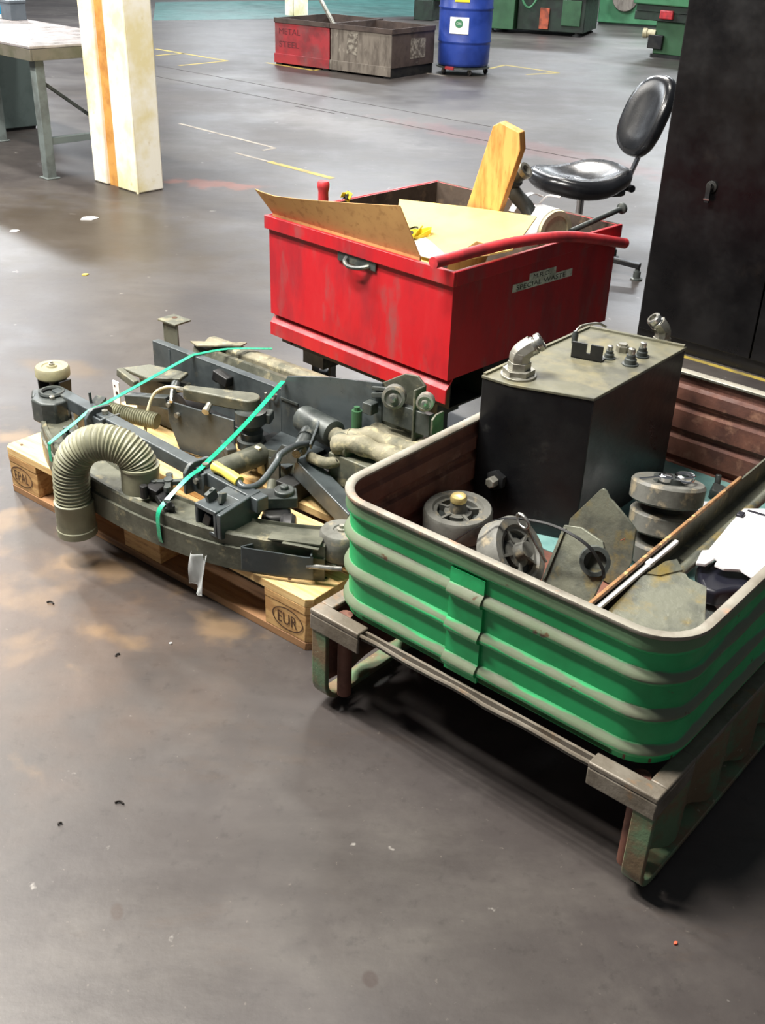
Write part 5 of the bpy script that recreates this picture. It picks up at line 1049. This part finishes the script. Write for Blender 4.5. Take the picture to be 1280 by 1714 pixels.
def arc_panel(b, a0, a1, z0, z1, r, n=8):
    vs = []; fs = []
    for i in range(n+1):
        a = a0+(a1-a0)*i/n
        for rr, z in ((r, z0), (r, z1), (r+0.0015, z1), (r+0.0015, z0)): vs.append((rr*math.cos(a), rr*math.sin(a), z))
    for i in range(n):
        for j in range(4): fs.append((i*4+j, i*4+(j+1) % 4, i*4+4+(j+1) % 4, i*4+4+j))
    fs += [(0, 3, 2, 1), (n*4, n*4+1, n*4+2, n*4+3)]; b.add(vs, fs)
lb = part(T, 'label', M_['label_white'], lambda b: arc_panel(b, -PI/2-0.55, -PI/2+0.17, 0.415, 0.575, 0.288))
part(T, 'label_badge', M_['label_green'], lambda b: b.lathe([(0.0, 0.0), (0.042, 0.0), (0.042, 0.0015), (0, 0.0015)], (0.290*math.cos(-PI/2-0.19), 0.290*math.sin(-PI/2-0.19), 0.515), (math.cos(-PI/2-0.19), math.sin(-PI/2-0.19), 0), n=28), sub=lb)
_a = -PI/2-0.19; _ex = (math.cos(_a+PI/2), math.sin(_a+PI/2), 0)
part(T, 'label_lettering', M_['label_white'], lambda b: text_on(b, 'CRS', 0.032, (0.2925*math.cos(_a)-0.027*_ex[0], 0.2925*math.sin(_a)-0.027*_ex[1], 0.504), _ex, (0, 0, 1), 0.054), sub=lb, smooth=0)
part(T, 'yellow_label', M_['caution_yellow'], lambda b: arc_panel(b, -PI/2-0.40, -PI/2+0.16, 0.72, 0.82, 0.288))
part(T, 'dolly_ring', M_['dark_steel'], lambda b: b.lathe([(0.24, 0.066), (0.292, 0.066), (0.292, 0.082), (0.24, 0.082), (0.24, 0.066)], (0, 0, 0), n=40))
part(T, 'dolly_tag', M_['old_red'], lambda b: b.obox((-0.13, -0.265, 0.075), (0.10, 0.03, 0.03), (0, 0, -0.45)), bevel=0.002)
for k in range(5):
    a = -PI/2+0.35+k*2*PI/5; x, y = 0.25*math.cos(a), 0.25*math.sin(a)
    cs = part(T, 'dolly_caster', M_['black_rubber'], lambda b: b.lathe([(0.012, -0.011), (0.028, -0.011), (0.031, -0.006), (0.031, 0.006), (0.028, 0.011), (0.012, 0.011)], (x, y, 0.031), (0.8, 0.6, 0), n=18))
    part(T, 'caster_plate', M_['zinc'], lambda b: (b.box(x-0.018, x+0.018, y-0.018, y+0.018, 0.058, 0.067), b.obox((x, y, 0.045), (0.03, 0.012, 0.036), (0, 0, 0.6))), sub=cs)

# ---------------------------------------------------------------- far column and green machines
single('steel_column', M_['column_paint'], 'far cream column standing on the teal walkway', 'column', WORLD, (-1.71, 18.95, 0.0),
       lambda b: (b.obox((-1.75, 18.98, 1.6), (0.12, 0.20, 3.2), (0, 0, -0.7)), b.obox((-1.60, 18.90, 1.6), (0.12, 0.20, 3.2), (0, 0, -0.7)), b.obox((-1.67, 18.95, 1.6), (0.14, 0.08, 3.2), (0, 0, -0.7))))
MF = Frame(1.39, 17.289, -0.35)
T = Thing('machine_tool', 'dark green machine tool with orange panel behind the blue drum', 'machine', MF, (0.5, 0.5, 0))
part(T, 'front_bed', M_['machine_green'], lambda b: b.box(-0.12, 0.30, 0.0, 0.9, 0.05, 0.52), bevel=0.01)
part(T, 'rear_bed', M_['machine_dark'], lambda b: b.box(0.32, 1.32, 0.12, 1.1, 0.05, 0.55), bevel=0.01)
part(T, 'cross_slide', M_['machine_dark'], lambda b: b.box(-0.3, 1.40, 0.05, 1.0, 0.56, 0.85), bevel=0.015)
part(T, 'orange_panel', M_['machine_orange'], lambda b: b.box(0.66, 0.80, 0.09, 0.12, 0.08, 0.36), bevel=0.004)
part(T, 'bed_panel', M_['machine_green'], lambda b: b.box(0.98, 1.26, 0.10, 0.12, 0.14, 0.48), bevel=0.006)
part(T, 'coolant_hose', M_['machine_light'], lambda b: b.tube(smooth_path([(0.36, 0.02, 0.75), (0.42, -0.02, 0.45), (0.52, 0.0, 0.36), (0.62, 0.02, 0.5), (0.66, 0.03, 0.8)], 6), 0.018, 8), smooth=60)
for u, v in ((-0.05, 0.06), (1.22, 0.18), (-0.05, 0.85), (1.22, 1.02)):
    part(T, 'machine_foot', M_['black_steel'], lambda b: b.lathe([(0.07, 0), (0.07, 0.02), (0.04, 0.03), (0.04, 0.055)], (u, v, 0), n=14))
MF2 = Frame(0.22, 18.9, -0.35)
T = Thing('machine_stand', 'olive green machine stand left of the blue drum', 'machine', MF2, (0.2, 0.3, 0))
part(T, 'stand_body', M_['machine_dark'], lambda b: b.box(0.0, 0.32, 0.0, 0.5, 0.0, 0.30), bevel=0.01)
part(T, 'upright', M_['machine_green'], lambda b: b.box(0.16, 0.48, 0.05, 0.45, 0.30, 1.2), bevel=0.01)
part(T, 'tray', M_['old_red'], lambda b: b.box(-0.45, 0.06, 0.1, 0.4, 0.30, 0.33), bevel=0.004)
MF3 = Frame(3.235, 14.778, -0.70)
T = Thing('machine_tool', 'green machine tool with tan pipe stub beside the black cabinet', 'machine', MF3, (0.5, 0.5, 0))
part(T, 'base_bed', M_['machine_green'], lambda b: b.box(0.0, 1.10, 0.0, 1.0, 0.04, 0.42), bevel=0.01)
part(T, 'lower_tray', M_['machine_dark'], lambda b: b.box(-0.30, 1.15, -0.04, 1.0, 0.42, 0.52), bevel=0.008)
part(T, 'head_cover', M_['machine_light'], lambda b: b.box(-0.32, 1.2, -0.08, 1.0, 0.60, 1.05), bevel=0.015)
part(T, 'guard_rail', M_['machine_dark'], lambda b: b.box(-0.28, 1.18, -0.05, 0.95, 0.52, 0.60), bevel=0.005)
part(T, 'red_knob', M_['red_tube'], lambda b: b.obox((0.16, -0.06, 0.50), (0.18, 0.05, 0.10)), bevel=0.012)
pb = part(T, 'pipe_stub', M_['cream_plastic'], lambda b: b.lathe([(0.035, 0), (0.058, 0), (0.058, 0.05), (0.048, 0.06), (0.048, 0.16)], (-0.15, -0.02, 0.27), (1, 0.25, 0), n=20))
part(T, 'pipe_bore', M_['burn_mark'], lambda b: b.lathe([(0, 0.002), (0.036, 0.002)], (-0.15, -0.02, 0.27), (1, 0.25, 0), n=20), sub=pb)
part(T, 'machine_foot', M_['black_steel'], lambda b: b.box(-0.02, 1.1, -0.01, 0.9, 0.0, 0.04))
part(T, 'drain_box', M_['black_steel'], lambda b: b.box(-0.06, 0.14, -0.05, -0.001, 0.10, 0.26), bevel=0.006)
MF4 = Frame(3.25, 19.3, -0.35)
T = Thing('machine_tool', 'pale green machine with round grey guard at the far back', 'machine', MF4, (0.4, 0.4, 0))
part(T, 'machine_body', M_['machine_light'], lambda b: b.box(0.0, 1.0, 0.0, 0.8, 0.03, 1.2), bevel=0.015)
part(T, 'round_guard', M_['old_grey'], lambda b: b.lathe([(0.0, 0), (0.20, 0), (0.21, 0.02), (0.21, 0.08)], (0.42, -0.06, 0.42), (0, 1, 0), n=28))
part(T, 'machine_plinth', M_['machine_dark'], lambda b: b.box(0.02, 0.98, 0.02, 0.78, 0.0, 0.03))

# ---------------------------------------------------------------- crumbs on the floor
def curl(name, label, m, x, y, r, yaw, group='metal shavings on the floor', cat='shaving'):
    single(name, M_[m], label, cat, Frame(x, y, yaw), (0, 0, 0), lambda b: b.tube(smooth_path([(-r, -0.2*r, 0.0022), (-0.4*r, 0.2*r, 0.0035), (0.3*r, 0.25*r, 0.0035), (r, -0.1*r, 0.0022)], 4), 0.0022, 6), group, smooth=60)
curl('metal_shaving', 'dark curled shaving alone on the open floor at the lower left', 'debris_dark', -0.490, 1.510, 0.009, -0.2)
curl('metal_shaving', 'tiny dark shaving nearest the left edge of the floor', 'debris_dark', -0.589, 1.451, 0.004, 0.6)
curl('metal_shaving', 'dark shaving among the pale painted light patches below the pallet', 'debris_dark', -0.603, 1.975, 0.006, 0.9)
curl('metal_shaving', 'dark shaving below the pallet block branded EPAL', 'debris_dark', -0.816, 2.175, 0.010, -0.4)
def chip(name, label, m, x, y, s, cat='chip'):
    single(name, M_[m], label, cat, Frame(x, y, 0.3), (0, 0, 0), lambda b: b.prism([(-s, -0.5*s), (0.2*s, -0.8*s), (s, 0.1*s), (0.3*s, 0.7*s), (-0.7*s, 0.5*s)], 'z', 0.0002, 0.004), bevel=0.0005)
chip('plastic_chip', 'yellow chip on the floor in front of the column', 'debris_yellow', -1.426, 4.847, 0.016)
chip('plastic_chip', 'orange chip on the floor near the green bin leg', 'debris_orange', 0.527, 1.230, 0.004)
chip('paper_scrap', 'larger white paper scrap on the painted brown shade before the column', 'label_white', -1.666, 5.857, 0.05, 'paper scrap')
chip('paper_scrap', 'small white paper scrap left of the larger one', 'label_white', -1.98, 5.55, 0.025, 'paper scrap')
chip('paper_scrap', 'white speck of paper below the pallet front', 'label_white', -0.489, 2.026, 0.004, 'paper scrap')
